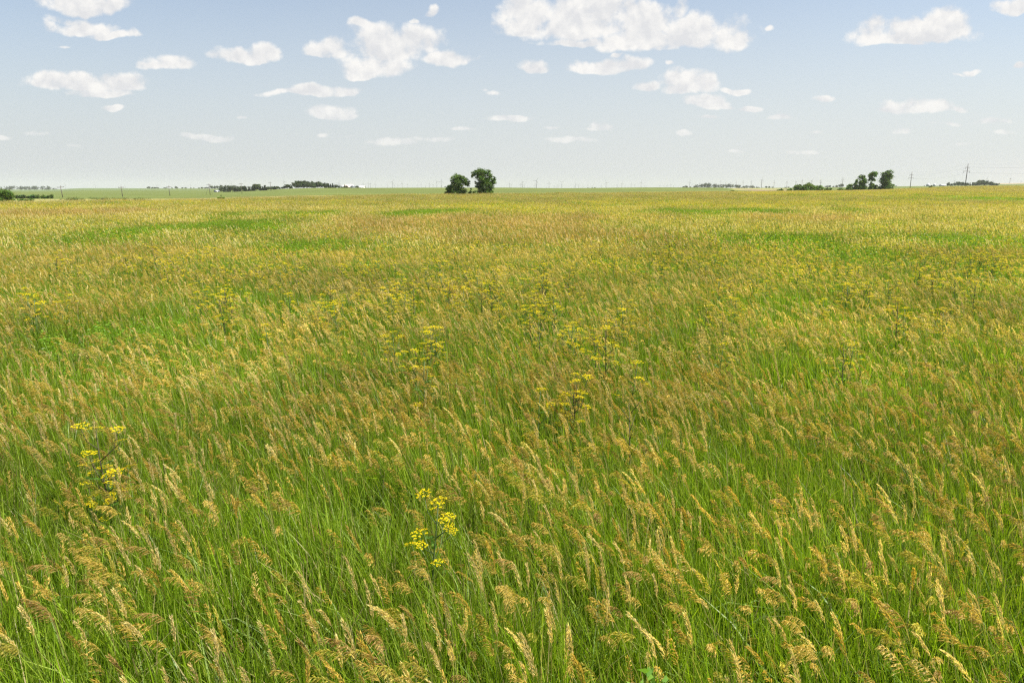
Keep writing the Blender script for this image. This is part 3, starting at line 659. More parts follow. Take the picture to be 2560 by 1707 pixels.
for px, Y, w_, h_, lb, c in ((1295, 232, 8, 3, 'low pale green shrub first to the right of the cottonwoods', YG), (1378, 262, 3, 4, 'small upright shrub left beside the round field shrub', MG),
   (1395, 262, 8, 6, 'round green shrub in the crop margin right of the cottonwoods', MG), (1438, 262, 4, 4, 'left half of a low double shrub in the crop margin', MG), (1449, 263, 5, 4, 'right half of a low double shrub in the crop margin', MG),
   (1475, 262, 2.5, 3, 'tiny shrub right of the double shrub', YG), (1573, 268, 4, 5, 'dark upright shrub before the tan crop strip', DG_), (1625, 268, 3.5, 4, 'dark round shrub before the tan crop strip', DG_),
   (1651, 270, 4, 3, 'pale low shrub right of the dark round shrub', YG), (1678, 222, 5, 6, 'left bush of two standing inside the grass, nearest the camera', YG), (1695, 222, 5, 7, 'right bush of two standing inside the grass', MG),
   (1832, 330, 5, 7, 'upright olive shrub alone at the edge of the crop', YG), (1705, 300, 3, 3, 'tiny pale shrub beyond the two bushes in the grass', YG), (1740, 330, 3, 3, 'tiny green shrub second beyond the two bushes', MG), (2538, 420, 6, 4, 'green bush low in the yellow band near the right edge', MG), (1330, 215, 4, 2.5, 'low tuft shrub in the yellow band', MG), (1357, 215, 3, 2.5, 'low tuft shrub just right of its twin', MG)):
    pb_ = 472 - (float(zt((px - 1280) * Y / K, Y)) - H) * K / Y - 1.5
    rt(px, [(px - w_ * .3, pb_ - h_ * .45, w_ * .65, h_ * .55), (px + w_ * .35, pb_ - h_ * .4, w_ * .6, h_ * .5), (px, pb_ - h_ * .8, w_ * .4, h_ * .4)], lb, int(180 + 16 * w_ * h_), c, 'shrub', 'shrub', Y, leaf=.16, tw=.35)
# prototypes for the distant farm trees (unit height 1)
def proto_conifer(seed):
    L_ = []
    for k in range(9): z = .12 + .85 * k / 9; r = .23 * (1 - z) ** .8 + .02; L_.append((0, 0, z, r, r, .09))
    cr = mesh_from('crown', *leaf_cloud(L_, 2200, .06, (.04, .068, .028), seed=seed), M_LEAF)
    return cr, trunk_mesh([([(0, 0, 0), (0, 0, .9)], .03, .005)])
def proto_broad(seed, wide=.42):
    r_ = np.random.default_rng(seed); L_ = [(0, 0, .55, wide, wide, .36)] + [(r_.normal(0, .2), r_.normal(0, .2), r_.uniform(.35, .8), wide * .55, wide * .55, .2) for _ in range(7)]
    cr = mesh_from('crown', *leaf_cloud(L_, 2600, .065, (.065, .105, .034), seed=seed), M_LEAF)
    return cr, trunk_mesh([([(0, 0, 0), (0, 0, .6)], .035, .01), ([(0, 0, .35), (.18, 0, .65)], .02, .006), ([(0, 0, .35), (-.16, .05, .65)], .02, .006)])
PC = [proto_conifer(s) for s in (1, 2, 3)]; PB = [proto_broad(s) for s in (4, 5, 6)]
def farm_tree(px, top, Y, kind, label, group, w=1.0, base=None):
    x = (px - 1280) * Y / K; z = float(zt(x, Y)) if base is None else H + (472 - base) * Y / K
    h = (472 - top) * Y / K + H - z
    o = empty('conifer_tree' if kind == 'c' else 'broadleaf_tree', (x, Y, z), rng.random() * 6.28, (h * w, h * w, h)); cr, tk = random.choice(PC if kind == 'c' else PB)
    tag(o, label, 'tree', group); obj('trunk', tk, o); obj('crown', cr, o)
ORD = ['first', 'second', 'third', 'fourth', 'fifth', 'sixth', 'seventh', 'eighth', 'ninth', 'tenth', 'eleventh', 'twelfth', 'thirteenth', 'fourteenth', 'fifteenth', 'sixteenth', 'seventeenth', 'eighteenth', 'nineteenth', 'twentieth',
       'twenty-first', 'twenty-second', 'twenty-third', 'twenty-fourth', 'twenty-fifth', 'twenty-sixth', 'twenty-seventh', 'twenty-eighth', 'twenty-ninth', 'thirtieth', 'thirty-first', 'thirty-second', 'thirty-third', 'thirty-fourth', 'thirty-fifth', 'thirty-sixth', 'thirty-seventh', 'thirty-eighth', 'thirty-ninth', 'fortieth']
row = [(553, 467, 'b'), (562, 463, 'c'), (571, 464, 'c'), (572, 474, 'b'), (580, 465, 'b'), (588, 466, 'c'), (596, 463, 'c'), (606, 464, 'b'), (614, 462, 'c'), (623, 467, 'c'), (633, 461, 'c'), (642, 460, 'b'), (651, 465, 'c'), (656, 465, 'c'), (662, 460, 'c'),
       (670, 466, 'b'), (679, 467, 'b'), (687, 464, 'c'), (693, 465, 'b'), (700, 467, 'c'), (706, 467, 'b'), (712, 464, 'b'), (719, 461, 'b'), (725, 464, 'c'), (729, 463, 'c')]
for i, (p, t_, k_) in enumerate(row):
    Y = np.interp(p, [550, 640, 730], [820, 740, 720])
    base = np.interp(p, [550, 600, 640, 690, 730], [481, 479.5, 477.5, 475, 471.5])
    farm_tree(p, t_, Y, k_, f'{"dark pointed conifer" if k_ == "c" else "dark rounded tree"}, {ORD[i]} in the windbreak right of the shed', 'farm windbreak row', rng.uniform(1.3, 1.7) if k_ == 'c' else 1.3, base)
blk = [(738, 455), (745, 452), (752, 451), (759, 451), (766, 451.5), (773, 452), (779, 453), (784, 456)]
for i, (p, t_) in enumerate(blk):
    farm_tree(p, t_, 760, 'b', f'leafy green tree, {ORD[i]} from the left in the tallest farm grove', 'tallest farm grove', .85, 471.5)
    farm_tree(p + 3, t_ + 7, 745, 'b', f'low filler tree, {ORD[i]} from the left under the tallest farm grove', 'tallest farm grove', 1.0, 471.5)
blk = [(790, 458, 'b'), (795, 455, 'b'), (801, 454, 'b'), (807, 457, 'b'), (813, 455, 'c'), (818, 458, 'b'), (822, 456, 'c'), (827, 457, 'c'), (832, 457, 'c'), (838, 459, 'c'), (842, 462, 'b'), (848, 461, 'c')]
for i, (p, t_, k_) in enumerate(blk): farm_tree(p, t_, 770, k_, f'dark {"conifer" if k_ == "c" else "tree"}, {ORD[i]} from the left in the grove beside the farmyard', 'farmyard grove', 1.0, 471)
blk = [(853, 462, 'c'), (858, 466, 'b'), (862, 466, 'b'), (867, 464, 'b')]
for i, (p, t_, k_) in enumerate(blk): farm_tree(p, t_, 790, k_, f'small yard tree, {ORD[i]} from the left among the farm roofs', 'farmyard yard trees', .8, 471)
# distant single trees on the left horizon and beyond
def far_row(items, Y, desc, group, base=None):
    for i, (p, t_, w) in enumerate(items): farm_tree(p, t_, Y, 'b', f'{desc}, {ORD[i]} from the left', group, w, base)
far_row([(373, 466.5, 1.5), (381, 468, 1.6), (388, 468, 1.6), (394, 468.5, 1.5), (411, 468.5, 1.6), (416, 468.8, 1.5), (430, 469, 1.3), (440, 465.5, .9), (443, 468, 1.5), (456, 468.5, 1.5), (464, 468.5, 1.6), (477, 469, 1.3), (484, 469.5, 1.0), (497, 469, 1.5), (505, 468, 1.6), (513, 468, 1.6), (520, 467.5, 1.5)],
        2300, 'tiny grey tree on the left skyline', 'tiny skyline trees left of the farm', 472.5)
far_row([(529, 464.5, 1.1), (537, 466, 1.1), (543, 464.5, 1.0), (554, 462.5, 1.0), (563, 463, 1.0), (572, 463.5, 1.2), (581, 463.5, 1.2), (589, 463, 1.1), (601, 465, 1.2), (622, 466, 1.2), (668, 466, 1.2), (681, 466, 1.2)], 1900, 'grey green tree behind the farm windbreak', 'grey grove behind the windbreak', 473)
far_row([(1716, 464, 1.1), (1709, 465.5, 1.2), (1726, 466, .8), (1736, 465, 1.1)], 2300, 'grey tree left of the distant right hand wood', 'grey trees left of the right wood', 471)
far_row([(2310, 464, 1.0), (2318, 465, 1.2), (2330, 464, 1.2), (2335, 464.5, 1.2), (2352, 461.5, 1.0), (2358, 462.5, 1.0)], 1500, 'small grey tree beside the white domes', 'trees around the white domes', 466.3)
far_row([(2369, 456, .9), (2378, 459, 1.1), (2386, 456.5, 1.0), (2394, 454.5, 1.0), (2402, 455.5, 1.0), (2409, 456.5, 1.1), (2417, 457, .9), (2425, 460, .8)], 1300, 'tree in the grove just left of the nearest power pole', 'grove behind the nearest power pole', 466.4)
far_row([(2432, 456, .9), (2439, 455, 1.0), (2446, 452, .9), (2452, 449, .8), (2459, 450.5, .9), (2464, 451, .8), (2474, 454, .8), (2481, 455.5, 1.1), (2489, 458, 1.1)], 1280, 'tree in the grove just right of the nearest power pole', 'grove right of the nearest power pole', 466.4)
far_row([(2066, 464, 1.2), (2074, 463.5, 1.1), (2083, 465, 1.2), (2092, 463, 1.1), (2100, 461, 1.0), (2105, 458.5, .7)], 2200, 'hazy tree behind the hedge row, left of the tall trees', 'hazy grove behind the hedge row', 470)
far_row([(1916, 465.5, 1.4), (1923, 466, 1.4), (1931, 467, 1.4), (1963, 467.5, 1.5), (1971, 467, 1.5), (1983, 467.5, 1.5), (2240, 464, 1.2)], 2400, 'hazy low tree on the right skyline', 'hazy low trees on the right skyline', 470.5)
far_row([(1366, 470, 2.), (1373, 470.4, 2.), (1352, 470.3, 2.), (1323, 469.6, 2.), (1310, 469.5, 2.2), (1300, 469.7, 2.), (1280, 469.6, 2.), (1487, 468.2, 1.3), (1480, 469, 1.3), (1470, 469, 1.8)], 3400, 'hazy low clump on the central skyline', 'hazy clumps on the central skyline', 472)
# wooded masses far off
def woods(p0, p1, prof, Y, base, label, n, c, step=5, name='woods'):
    g = G(); L_ = []
    p = p0
    while p < p1:
        t_ = np.interp(p, *zip(*prof)) + rng.uniform(-1, 1); w_ = rng.uniform(.7, 1.2) * step
        L_.append(((p - (p0 + p1) / 2) * Y / K, rng.uniform(-30, 30), (base - (t_ + base) / 2) * Y / K, w_ * Y / K, w_ * Y / K, (base - t_) / 2 * Y / K)); p += step * .5
    V_, T_, C_ = leaf_cloud(L_, n, .9, c, clump=n // 25)
    x = ((p0 + p1) / 2 - 1280) * Y / K
    tag(obj(name, mesh_from(name, V_, T_, C_, M_LEAF), None, (x, Y, H + (472 - base) * Y / K)), label, 'woods', kind='stuff')
woods(-60, 12, [(-60, 462), (0, 464), (8, 467), (12, 472)], 2300, 476, 'grey green wood behind the left edge tree', 3500, (.05, .075, .04))
woods(18, 136, [(18, 470), (28, 464.5), (60, 466), (90, 465), (108, 464), (120, 468), (136, 472)], 2400, 475, 'long grey green wood on the far left hill', 9000, (.06, .085, .045))
woods(1738, 1862, [(1738, 468), (1744, 461), (1766, 457.5), (1785, 459), (1800, 460), (1830, 461), (1845, 461.5), (1862, 466)], 2000, 471, 'large grey wood on the right skyline behind the crop hill', 9000, (.055, .075, .045), 5)
woods(1862, 1900, [(1862, 466), (1872, 463.5), (1880, 465), (1900, 469)], 2500, 471, 'low hazy tail of the right skyline wood', 2500, (.05, .07, .05), 5)
# dead brush
def brush(px, Y, w_, h_, label):
    g = G(); k = Y / K
    for _ in range(26):
        x0 = rng.uniform(-w_, w_) * k; a = rng.normal(0, .6); hh = h_ * k * rng.uniform(.5, 1.1)
        g.tube([[x0, rng.normal(0, .5), 0], [x0 + a * hh * .5, 0, hh * .6], [x0 + a * hh, rng.normal(0, .4), hh]], [.05, .035, .015], (1, 1, 1), 4)
    V_, T_, _ = g.arr(); x, y, z = at(px, Y); tag(obj('brush_pile', mesh_from('brush_pile', V_, T_, None, M_DRYSTEM), None, (x, y, z)), label, 'brush pile', 'dead brush along the field edge')
brush(250, 225, 9, 4.5, 'dead grey brush pile in the green field between the left utility poles')
brush(1017, 235, 14, 3, 'long low dead brush pile left of the cottonwoods'); brush(1050, 235, 8, 2.5, 'short dark brush pile between the long one and the cottonwoods')
brush(1228, 228, 5, 4, 'reddish dead brush at the right foot of the tall cottonwood')
g = G(); g.tube([[-1.2, 0, .5], [-.6, 0, .62], [.6, 0, .62], [1.2, 0, .5]], [.25, .6, .6, .25], (1, 1, 1), 10)
V_, T_, _ = g.arr(); x, y, z = at(1597, 268); tag(obj('hay_bale', mesh_from('hay_bale', V_, T_, None, solid('old_hay', (.07, .05, .035), .95, noise=.3, scale=3)), None, (x, y, z)), 'small dark brown hay bale between two dark shrubs in the margin', 'bale')

# ------------------------------------------------------------------ buildings
def gable(name, px, Y, w_, d_, hw, hr, label, wallm, roofm, rz=0., base=None, cat='farm building'):
    x = (px - 1280) * Y / K; z = (float(zt(x, Y)) if base is None else H + (472 - base) * Y / K) - .2
    o = empty(name, (x, Y, z), rz); tag(o, label, cat)
    g = G(); g.box((-w_ / 2, -d_ / 2, 0), (w_ / 2, d_ / 2, hw), (1, 1, 1))
    for sx in (-1, 1): g.add([[sx * w_ / 2, -d_ / 2, hw], [sx * w_ / 2, d_ / 2, hw], [sx * w_ / 2, 0, hr]], [[0, 1, 2]], (1, 1, 1))
    V_, T_, _ = g.arr(); obj('wall', mesh_from('wall', V_, T_, None, wallm), o)
    ov = .5; e = .25; g = G()
    for s in (-1, 1):
        a = np.array([[-w_ / 2 - ov, s * (d_ / 2 + ov), hw - ov * (hr - hw) / (d_ / 2) + .02], [w_ / 2 + ov, s * (d_ / 2 + ov), hw - ov * (hr - hw) / (d_ / 2) + .02], [w_ / 2 + ov, 0, hr + .02], [-w_ / 2 - ov, 0, hr + .02]])
        Vv = np.vstack([a, a + [0, 0, e]]); g.add(Vv, [[0, 1, 2], [0, 2, 3], [4, 6, 5], [4, 7, 6], [0, 5, 1], [0, 4, 5], [1, 6, 2], [1, 5, 6], [3, 7, 4], [3, 4, 0]], (1, 1, 1))
    V_, T_, _ = g.arr(); obj('roof', mesh_from('roof', V_, T_, None, roofm), o)
    g = G(); g.box((-w_ * .12, -d_ / 2 - .06, 0), (w_ * .12, -d_ / 2 - .01, hw * .8), (1, 1, 1)); V_, T_, _ = g.arr(); obj('door', mesh_from('door', V_, T_, None, M_DARK), o)
    g = G()
    for q in (-.32, .3): g.box((w_ * q - .6, -d_ / 2 - .05, hw * .4), (w_ * q + .6, -d_ / 2 - .01, hw * .7), (1, 1, 1))
    V_, T_, _ = g.arr(); obj('window', mesh_from('window', V_, T_, None, M_DARK), o)
gable('farm_shed', 541, 790, 4.5, 4, 1.6, 2.8, 'small grey blue shed with a grey roof at the left end of the windbreak', M_SHED, M_STEEL, R(50), 481.5)
gable('barn', 872, 840, 9, 7, 1.6, 4.6, 'weathered reddish barn with a pale tan roof among farm trees', M_RED, M_ROOFT, R(35), 471)
gable('machine_shed', 858, 850, 5, 6, 2.0, 3.7, 'white roofed farm shed behind the small dark yard trees', M_SHED, M_WHITE, 0, 471)
gable('machine_shed', 903, 860, 8.5, 7, 1.2, 2.9, 'long bright white roofed machine shed at the right end of the farm', M_WHITE, M_WHITE, R(-10), 471)
farm_tree(893, 464.6, 845, 'b', 'dark rounded tree at the left end of the white machine shed', 'farmyard yard trees', 1.6, 471)
def bin_(px, Y, r, hw, hr, label, mw, mr_, base, dome=False, name='grain_bin'):
    x = (px - 1280) * Y / K; z = H + (472 - base) * Y / K; o = empty(name, (x, Y, z)); tag(o, label, 'grain bin' if not dome else 'dome')
    n = 24; a = np.arange(n) * 2 * math.pi / n; ring = lambda q, zz: np.stack([q * np.cos(a), q * np.sin(a), np.full(n, zz)], -1)
    def rev(prof, nm, m):
        Vv = np.vstack([ring(q, zz) for q, zz in prof]); T_ = []
        for i in range(len(prof) - 1):
            for k in range(n): q = i * n + k; q2 = i * n + (k + 1) % n; T_ += [[q, q2, q2 + n], [q, q2 + n, q + n]]
        obj(nm, mesh_from(nm, Vv, T_, None, m), o)
    prof = [(r, 0)];
    for k in range(8): prof += [(r, hw * (k + .1) / 8), (r * .99, hw * (k + .5) / 8), (r, hw * (k + .95) / 8)]
    rev(prof, 'wall', mw)
    if dome: rev([(r * 1.02 * math.cos(t), hw + (hr - hw) * math.sin(t)) for t in np.linspace(0, 1.56, 9)], 'roof', mr_)
    else: rev([(r * 1.04, hw - .1), (r * .9, hw + .3), (.5, hr), (.5, hr + .4), (.01, hr + .5)], 'roof', mr_)
bin_(882, 830, 2.9, 2.2, 3.6, 'squat grey steel grain bin between the barn and white shed', M_STEEL, M_STEEL, 471)
bin_(2319, 1450, 3.4, 2.6, 6.2, 'larger bright white dome on the right horizon, left of its twin', M_SHED, M_WHITE, 466.5, True, 'storage_dome')
bin_(2335, 1450, 2.7, 2.4, 5.8, 'smaller bright white dome just right of the larger one', M_SHED, M_WHITE, 466.5, True, 'storage_dome')
gable('farm_shed', 2355, 1480, 9, 8, 2.4, 4.2, 'low grey roofed shed right of the two white domes', M_SHED, M_WHITE, 0, 466.5)

# ------------------------------------------------------------------ poles
def pole(px, top, Y, label, kind, group, lean=0.):
    x, y, z = at(px, Y); h = (472 - top) * Y / K + H - z
    o = empty('utility_pole' if kind == 's' else 'power_pole', (x, y, z - .3), R(25 if kind == 'd' else 30)); tag(o, label, 'utility pole', group)
    o.rotation_euler[1] = lean
    g = G(); g.tube([[0, 0, 0], [0, 0, h * .5], [0, 0, h + .3]], [.17, .15, .11] if kind == 's' else [.24, .2, .14], (1, 1, 1), 8); V_, T_, _ = g.arr(); obj('pole', mesh_from('pole', V_, T_, None, M_WOOD), o)
    arms = [(h * .86, 2.3), (h * .74, 3.6)] if kind == 'd' else [(h * .93, 1.3)]
    if kind == 'd': arms = [(h - 1.8, 1.9), (h - 4.0, 3.0)]
    for za, w_ in arms:
        g = G(); g.box((-w_, .16, za - .09), (w_, .34, za + .09), (1, 1, 1)); V_, T_, _ = g.arr(); ar = obj('crossarm', mesh_from('crossarm', V_, T_, None, M_WOOD), o)
        for q in ((-.93, .93) if kind == 'd' else (-.9, .9, .35)):
            g = G(); 
            if kind == 'd': g.tube([[w_ * q, .25, za - .10], [w_ * q, .25, za - 1.0]], [.10, .10], (1, 1, 1), 6)
            else: g.tube([[w_ * q, .25, za + .10], [w_ * q, .25, za + .4]], [.08, .05], (1, 1, 1), 6)
            V_, T_, _ = g.arr(); obj('insulator', mesh_from('insulator', V_, T_, None, M_STEEL), ar)
    return x, y, z, h
for i, (p, t_, Y, b) in enumerate([(154, 464.5, 300, 0), (304, 465.5, 335, 0), (423, 464.5, 380, 0), (524, 459.5, 420, 0), (604, 457.5, 480, 0), (677, 454.5, 560, 0)]):
    lb = ['wooden utility pole leaning slightly, nearest one on the left side', 'second wooden utility pole from the left, alone in the green field', 'third wooden utility pole from the left, before the grey skyline trees',
          'wooden utility pole with guy wires left of the small shed', 'wooden utility pole standing in front of the conifer windbreak', 'utility pole top rising over the windbreak left of the tallest grove'][i]
    X0 = pole(p, t_, Y, lb, 's', 'wooden utility poles on the left', R(-4) if i == 0 else R(-1.5))
    if i == 3:
        g = G(); x, y, z, h = X0
        for dx in (-1, .9): g.tube([[x, y, z + h * .9], [x + dx * 2.2, y - 1, z]], [.06, .06], (1, 1, 1), 4)
        V_, T_, _ = g.arr(); tag(obj('guy_wire', mesh_from('guy_wire', V_, T_, None, M_WIRE)), 'pair of slanting guy wires bracing the pole left of the shed', 'guy wire')
PLN = [(2412, 411.5, 420), (2275, 431, 545), (2105, 445, 850), (2050, 449.5, 1000), (2004, 449, 1080), (1966.5, 452, 1200), (1934.5, 451, 1230), (1903, 450.5, 1300), (1877, 451, 1450), (1857, 452, 1550), (1840, 452.5, 1700), (1826, 455, 1900), (1813.5, 456, 2050), (1800.5, 450.5, 1900)]
PLN = PLN[::-1][::-1]
tops = []
for i, (p, t_, Y) in enumerate(PLN):
    tops.append(pole(p, t_, Y, f'wooden power pole with two crossarms, {ORD[i] if i else "nearest and tallest"}{" from the right" if i else ", far right"}', 'd', 'double crossarm power poles crossing the right horizon'))
# wires
xe, ye = at(2900, 300)[:2]; path = [(xe, ye, 3.5 + 14.)] + [(x, y, z + h) for x, y, z, h in tops[:6]]
for dz, off, nm in ((-1.9, -1.7, 'upper left'), (-1.9, 1.7, 'upper right'), (-5.0, -2.7, 'lower left'), (-5.0, 2.7, 'lower right'), (-.1, 0, 'topmost')):
    g = G(); pp = []
    ang = R(25); ox, oy = off * math.cos(ang), off * math.sin(ang)
    for (a, b) in zip(path[:-1], path[1:]):
        for t in np.linspace(0, 1, 14)[:-1]:
            sag = 4 * t * (1 - t) * 1.6; pp.append([a[0] + (b[0] - a[0]) * t + ox, a[1] + (b[1] - a[1]) * t + oy, a[2] + (b[2] - a[2]) * t + dz - sag])
    g.tube(pp, [.010] * len(pp), (1, 1, 1), 4); V_, T_, _ = g.arr()
    tag(obj('overhead_wire', mesh_from('overhead_wire', V_, T_, None, M_WIRE)), f'thin sagging overhead wire, {nm} one strung between the power poles', 'wire', 'overhead wires of the power line')

# ------------------------------------------------------------------ wind turbines
def turb_meshes():
    g = G(); g.tube([[0, 0, -40], [0, 0, 0], [0, 0, 40], [0, 0, 80]], [3.9, 3.2, 2.6, 2.0], (1, 1, 1), 12); V_, T_, _ = g.arr(); tw = mesh_from('tower', V_, T_, None, M_TURB)
    g = G(); g.tube([[0, -5.5, 81.5], [0, -4, 81.5], [0, 5, 81.7], [0, 7, 81.6]], [1.2, 2.1, 2.0, 1.4], (1, 1, 1), 10); V_, T_, _ = g.arr(); nc = mesh_from('nacelle', V_, T_, None, M_TURB)
    g = G(); n = 10; t = np.linspace(0, 1, n); ch = np.interp(t, [0, .08, .2, 1], [1.9, 2.2, 3.4, .7]); th_ = np.interp(t, [0, .1, .3, 1], [1.8, 1.3, .7, .2]); V = []
    for i in range(n):
        z = 1.0 + 38 * t[i]; c, h = ch[i], th_[i]; tw_ = R(14) * (1 - t[i])
        for (a, b) in ((-.35, 0), (0, .5), (.65, 0), (0, -.5)): V.append([a * c * math.cos(tw_) - b * h * math.sin(tw_), a * c * math.sin(tw_) + b * h * math.cos(tw_), z])
    T_ = []
    for i in range(n - 1):
        for k in range(4): q = i * 4 + k; q2 = i * 4 + (k + 1) % 4; T_ += [[q, q2, q2 + 4], [q, q2 + 4, q + 4]]
    T_ += [[36, 37, 38], [36, 38, 39]]
    bl = mesh_from('blade', np.array(V), np.array(T_), None, M_TURB)
    g = G(); g.tube([[0, -1.6, 0], [0, -.9, 0], [0, .9, 0]], [.3, 1.5, 1.7], (1, 1, 1), 10); V_, T_, _ = g.arr(); hb = mesh_from('rotor_hub', V_, T_, None, M_TURB)
    return tw, nc, bl, hb
TW, NC, BL, HB = turb_meshes()
# (px, hub py, distance km, blade phase deg)
TB = [(164, 463, 13, 0), (239, 462, 13, 5), (314, 464.5, 13, 0), (394, 464, 13, 0), (468, 465.5, 14, 40), (477, 462.5, 12, 10), (579, 459, 10, 5), (711, 455, 8.2, 340), (848, 457.5, 8.5, 20), (908, 460, 10, 0), (912, 463, 13, 30), (921, 458, 10, 2), (927, 459.5, 10, 0), (939, 461, 11, 8),
      (969, 461.5, 13, 0), (981, 455.5, 7.6, 25), (987, 462, 12, 50), (995, 463, 13, 10), (1005.5, 459, 10, 3), (1018, 462, 12, 20), (1043, 463.5, 14, 0), (1053, 461, 12, 0), (1064.5, 462.5, 13, 30), (1074, 459.5, 10, 10), (1082.5, 462, 13, 0), (1092.5, 455, 8.6, 85), (1103.5, 453.5, 7.8, 3),
      (1273.5, 459, 9.6, 0), (1277.5, 463.5, 12, 45), (1302, 461, 11, 5), (1306, 455.5, 7.8, 330), (1310.5, 461, 11, 60), (1337.5, 461, 11, 350), (1341, 452.5, 7, 30), (1372.5, 458, 9.2, 2), (1386, 465, 14, 10), (1392, 465, 14, 350), (1395, 463, 13, 40), (1404.5, 456.5, 8.6, 55),
      (1436, 465, 14, 20), (1439, 461, 11, 345), (1446, 463, 11.5, 50), (1457, 465, 14, 0), (1469.5, 463, 13, 20), (1480.5, 465, 14, 50), (1503, 463, 12, 5), (1515, 457, 8.4, 340), (1542.5, 462.5, 11.5, 45), (1554.5, 458.5, 10, 0), (1562, 465, 14, 30), (1577.5, 460.5, 11, 0), (1585.5, 463.5, 12, 35),
      (1602.5, 457, 9, 5), (1612.5, 464, 13, 0), (1649.5, 464, 13, 0), (1659.5, 465, 14, 20), (1667.5, 463, 12, 0), (1676.5, 461, 12, 5), (1684, 465, 14, 60), (1723, 456, 8.2, 20), (1730, 463, 13, 0), (1748, 459, 11, 5), (1903, 449.5, 7.6, 15), (1988.5, 454, 7.8, 28), (2027.5, 452, 7.8, 28),
      (2384, 452.5, 9, 10), (2405, 455, 11, 0), (2464, 448, 9, 5), (2480, 454, 9, 50), (2522, 447, 7.6, 8), (2550, 454, 10, 0)]
nl_ = sum(1 for t in TB if t[0] < 1150); nL = 0
for i, (p, hub, km, ph) in enumerate(TB):
    Y = km * 1000 * .78; sc = .78
    x = (p - 1280) * Y / K; z = H + (472 - hub) * Y / K - 81.5 * sc
    if p < 1150: k = nl_ - i - 1; lb = f'{ORD[k]} wind turbine counting left from the cottonwood pair' if k else 'wind turbine on the skyline next to the left cottonwood'
    else:
        k = i - nl_
        lb = f'{ORD[k]} wind turbine counting right from the cottonwood pair' if k < len(ORD) else f'wind turbine right of the tall trees, {ORD[len(TB) - 1 - i]} from the right edge'
    if p in (1341,): lb = 'largest wind turbine right of the cottonwoods, one blade level'
    if p in (981,): lb = 'largest wind turbine between the farm and the cottonwoods'
    o = empty('wind_turbine', (x, Y, z), R(rng.normal(20, 14)), sc); tag(o, lb, 'wind turbine', 'wind turbines along the horizon')
    obj('tower', TW, o); obj('nacelle', NC, o); h = obj('rotor_hub', HB, o, (0, -6.2, 81.5)); h.rotation_euler = (0, R(ph), 0)
    for q in range(3):
        b = obj('blade', BL, h); b.rotation_euler = (0, R(120 * q), 0)

# ------------------------------------------------------------------ haze
g = G(); g.box((-14000, -600, -70), (14000, 15500, 130), (1, 1, 1)); V_, T_, _ = g.arr()
hm = bpy.data.materials.new('haze'); hm.use_nodes = True; N = hm.node_tree.nodes; N.clear(); o_ = N.new('ShaderNodeOutputMaterial'); pv = N.new('ShaderNodeVolumePrincipled')
pv.inputs['Color'].default_value = (.70, .71, .72, 1); pv.inputs['Density'].default_value = HAZE = .85e-4; pv.inputs['Anisotropy'].default_value = .0
hm.node_tree.links.new(pv.outputs[0], o_.inputs['Volume'])
tag(obj('haze', mesh_from('haze', V_, T_, None, hm)), 'thin pale summer haze over the fields', 'haze', kind='stuff')

# ------------------------------------------------------------------ sky
SUN_EL, SUN_AZ = 57, 98      # azimuth clockwise from the view direction (+Y)
w = bpy.data.worlds.new('World'); scene.world = w; w.use_nodes = True; nt = w.node_tree; N = nt.nodes; L = nt.links; N.clear()
out = N.new('ShaderNodeOutputWorld'); bg = N.new('ShaderNodeBackground'); bg.inputs['Strength'].default_value = .08; L.new(bg.outputs[0], out.inputs[0])
sky = N.new('ShaderNodeTexSky'); sky.sky_type = 'NISHITA'; sky.sun_disc = False; sky.sun_elevation = R(SUN_EL); sky.sun_rotation = R(SUN_AZ); sky.air_density = 1.0; sky.dust_density = 1.0; sky.ozone_density = 1.5
tc = N.new('ShaderNodeTexCoord'); sx = N.new('ShaderNodeSeparateXYZ'); L.new(tc.outputs['Generated'], sx.inputs[0])
def M(op, a, b=None, c=None, clamp=False):
    n = N.new('ShaderNodeMath'); n.operation = op; n.use_clamp = clamp
    for i, q in enumerate((a, b, c)):
        if q is None: continue
        if isinstance(q, (int, float)): n.inputs[i].default_value = q
        else: L.new(q, n.inputs[i])
    return n.outputs[0]
def sstep(x, a, b, lo=0., hi=1.):
    n = N.new('ShaderNodeMapRange'); n.interpolation_type = 'SMOOTHSTEP'; L.new(x, n.inputs[0]); n.inputs[1].default_value = a; n.inputs[2].default_value = b; n.inputs[3].default_value = lo; n.inputs[4].default_value = hi
    return n.outputs[0]
yy = M('MAXIMUM', sx.outputs['Y'], .05); U = M('DIVIDE', sx.outputs['X'], yy); Vv = M('DIVIDE', sx.outputs['Z'], yy)
vp = M('MAXIMUM', M('ADD', Vv, .10), .04)
uvn = N.new('ShaderNodeCombineXYZ'); L.new(U, uvn.inputs[0]); L.new(Vv, uvn.inputs[1])
def noise(vec, s, det, rough=.55, off=None, dist=0.):
    n = N.new('ShaderNodeTexNoise'); n.inputs['Scale'].default_value = s; n.inputs['Detail'].default_value = det; n.inputs['Roughness'].default_value = rough; n.inputs['Distortion'].default_value = dist
    if off is not None:
        a = N.new('ShaderNodeVectorMath'); a.operation = 'ADD'; L.new(vec, a.inputs[0]); a.inputs[1].default_value = off; vec = a.outputs[0]
    L.new(vec, n.inputs['Vector']); return n.outputs
nA_ = noise(uvn.outputs[0], 30, 6, .56)
nB_ = noise(uvn.outputs[0], 30, 6, .56, (.003, .012, 0))
nW = noise(uvn.outputs[0], 14, 3, .5)
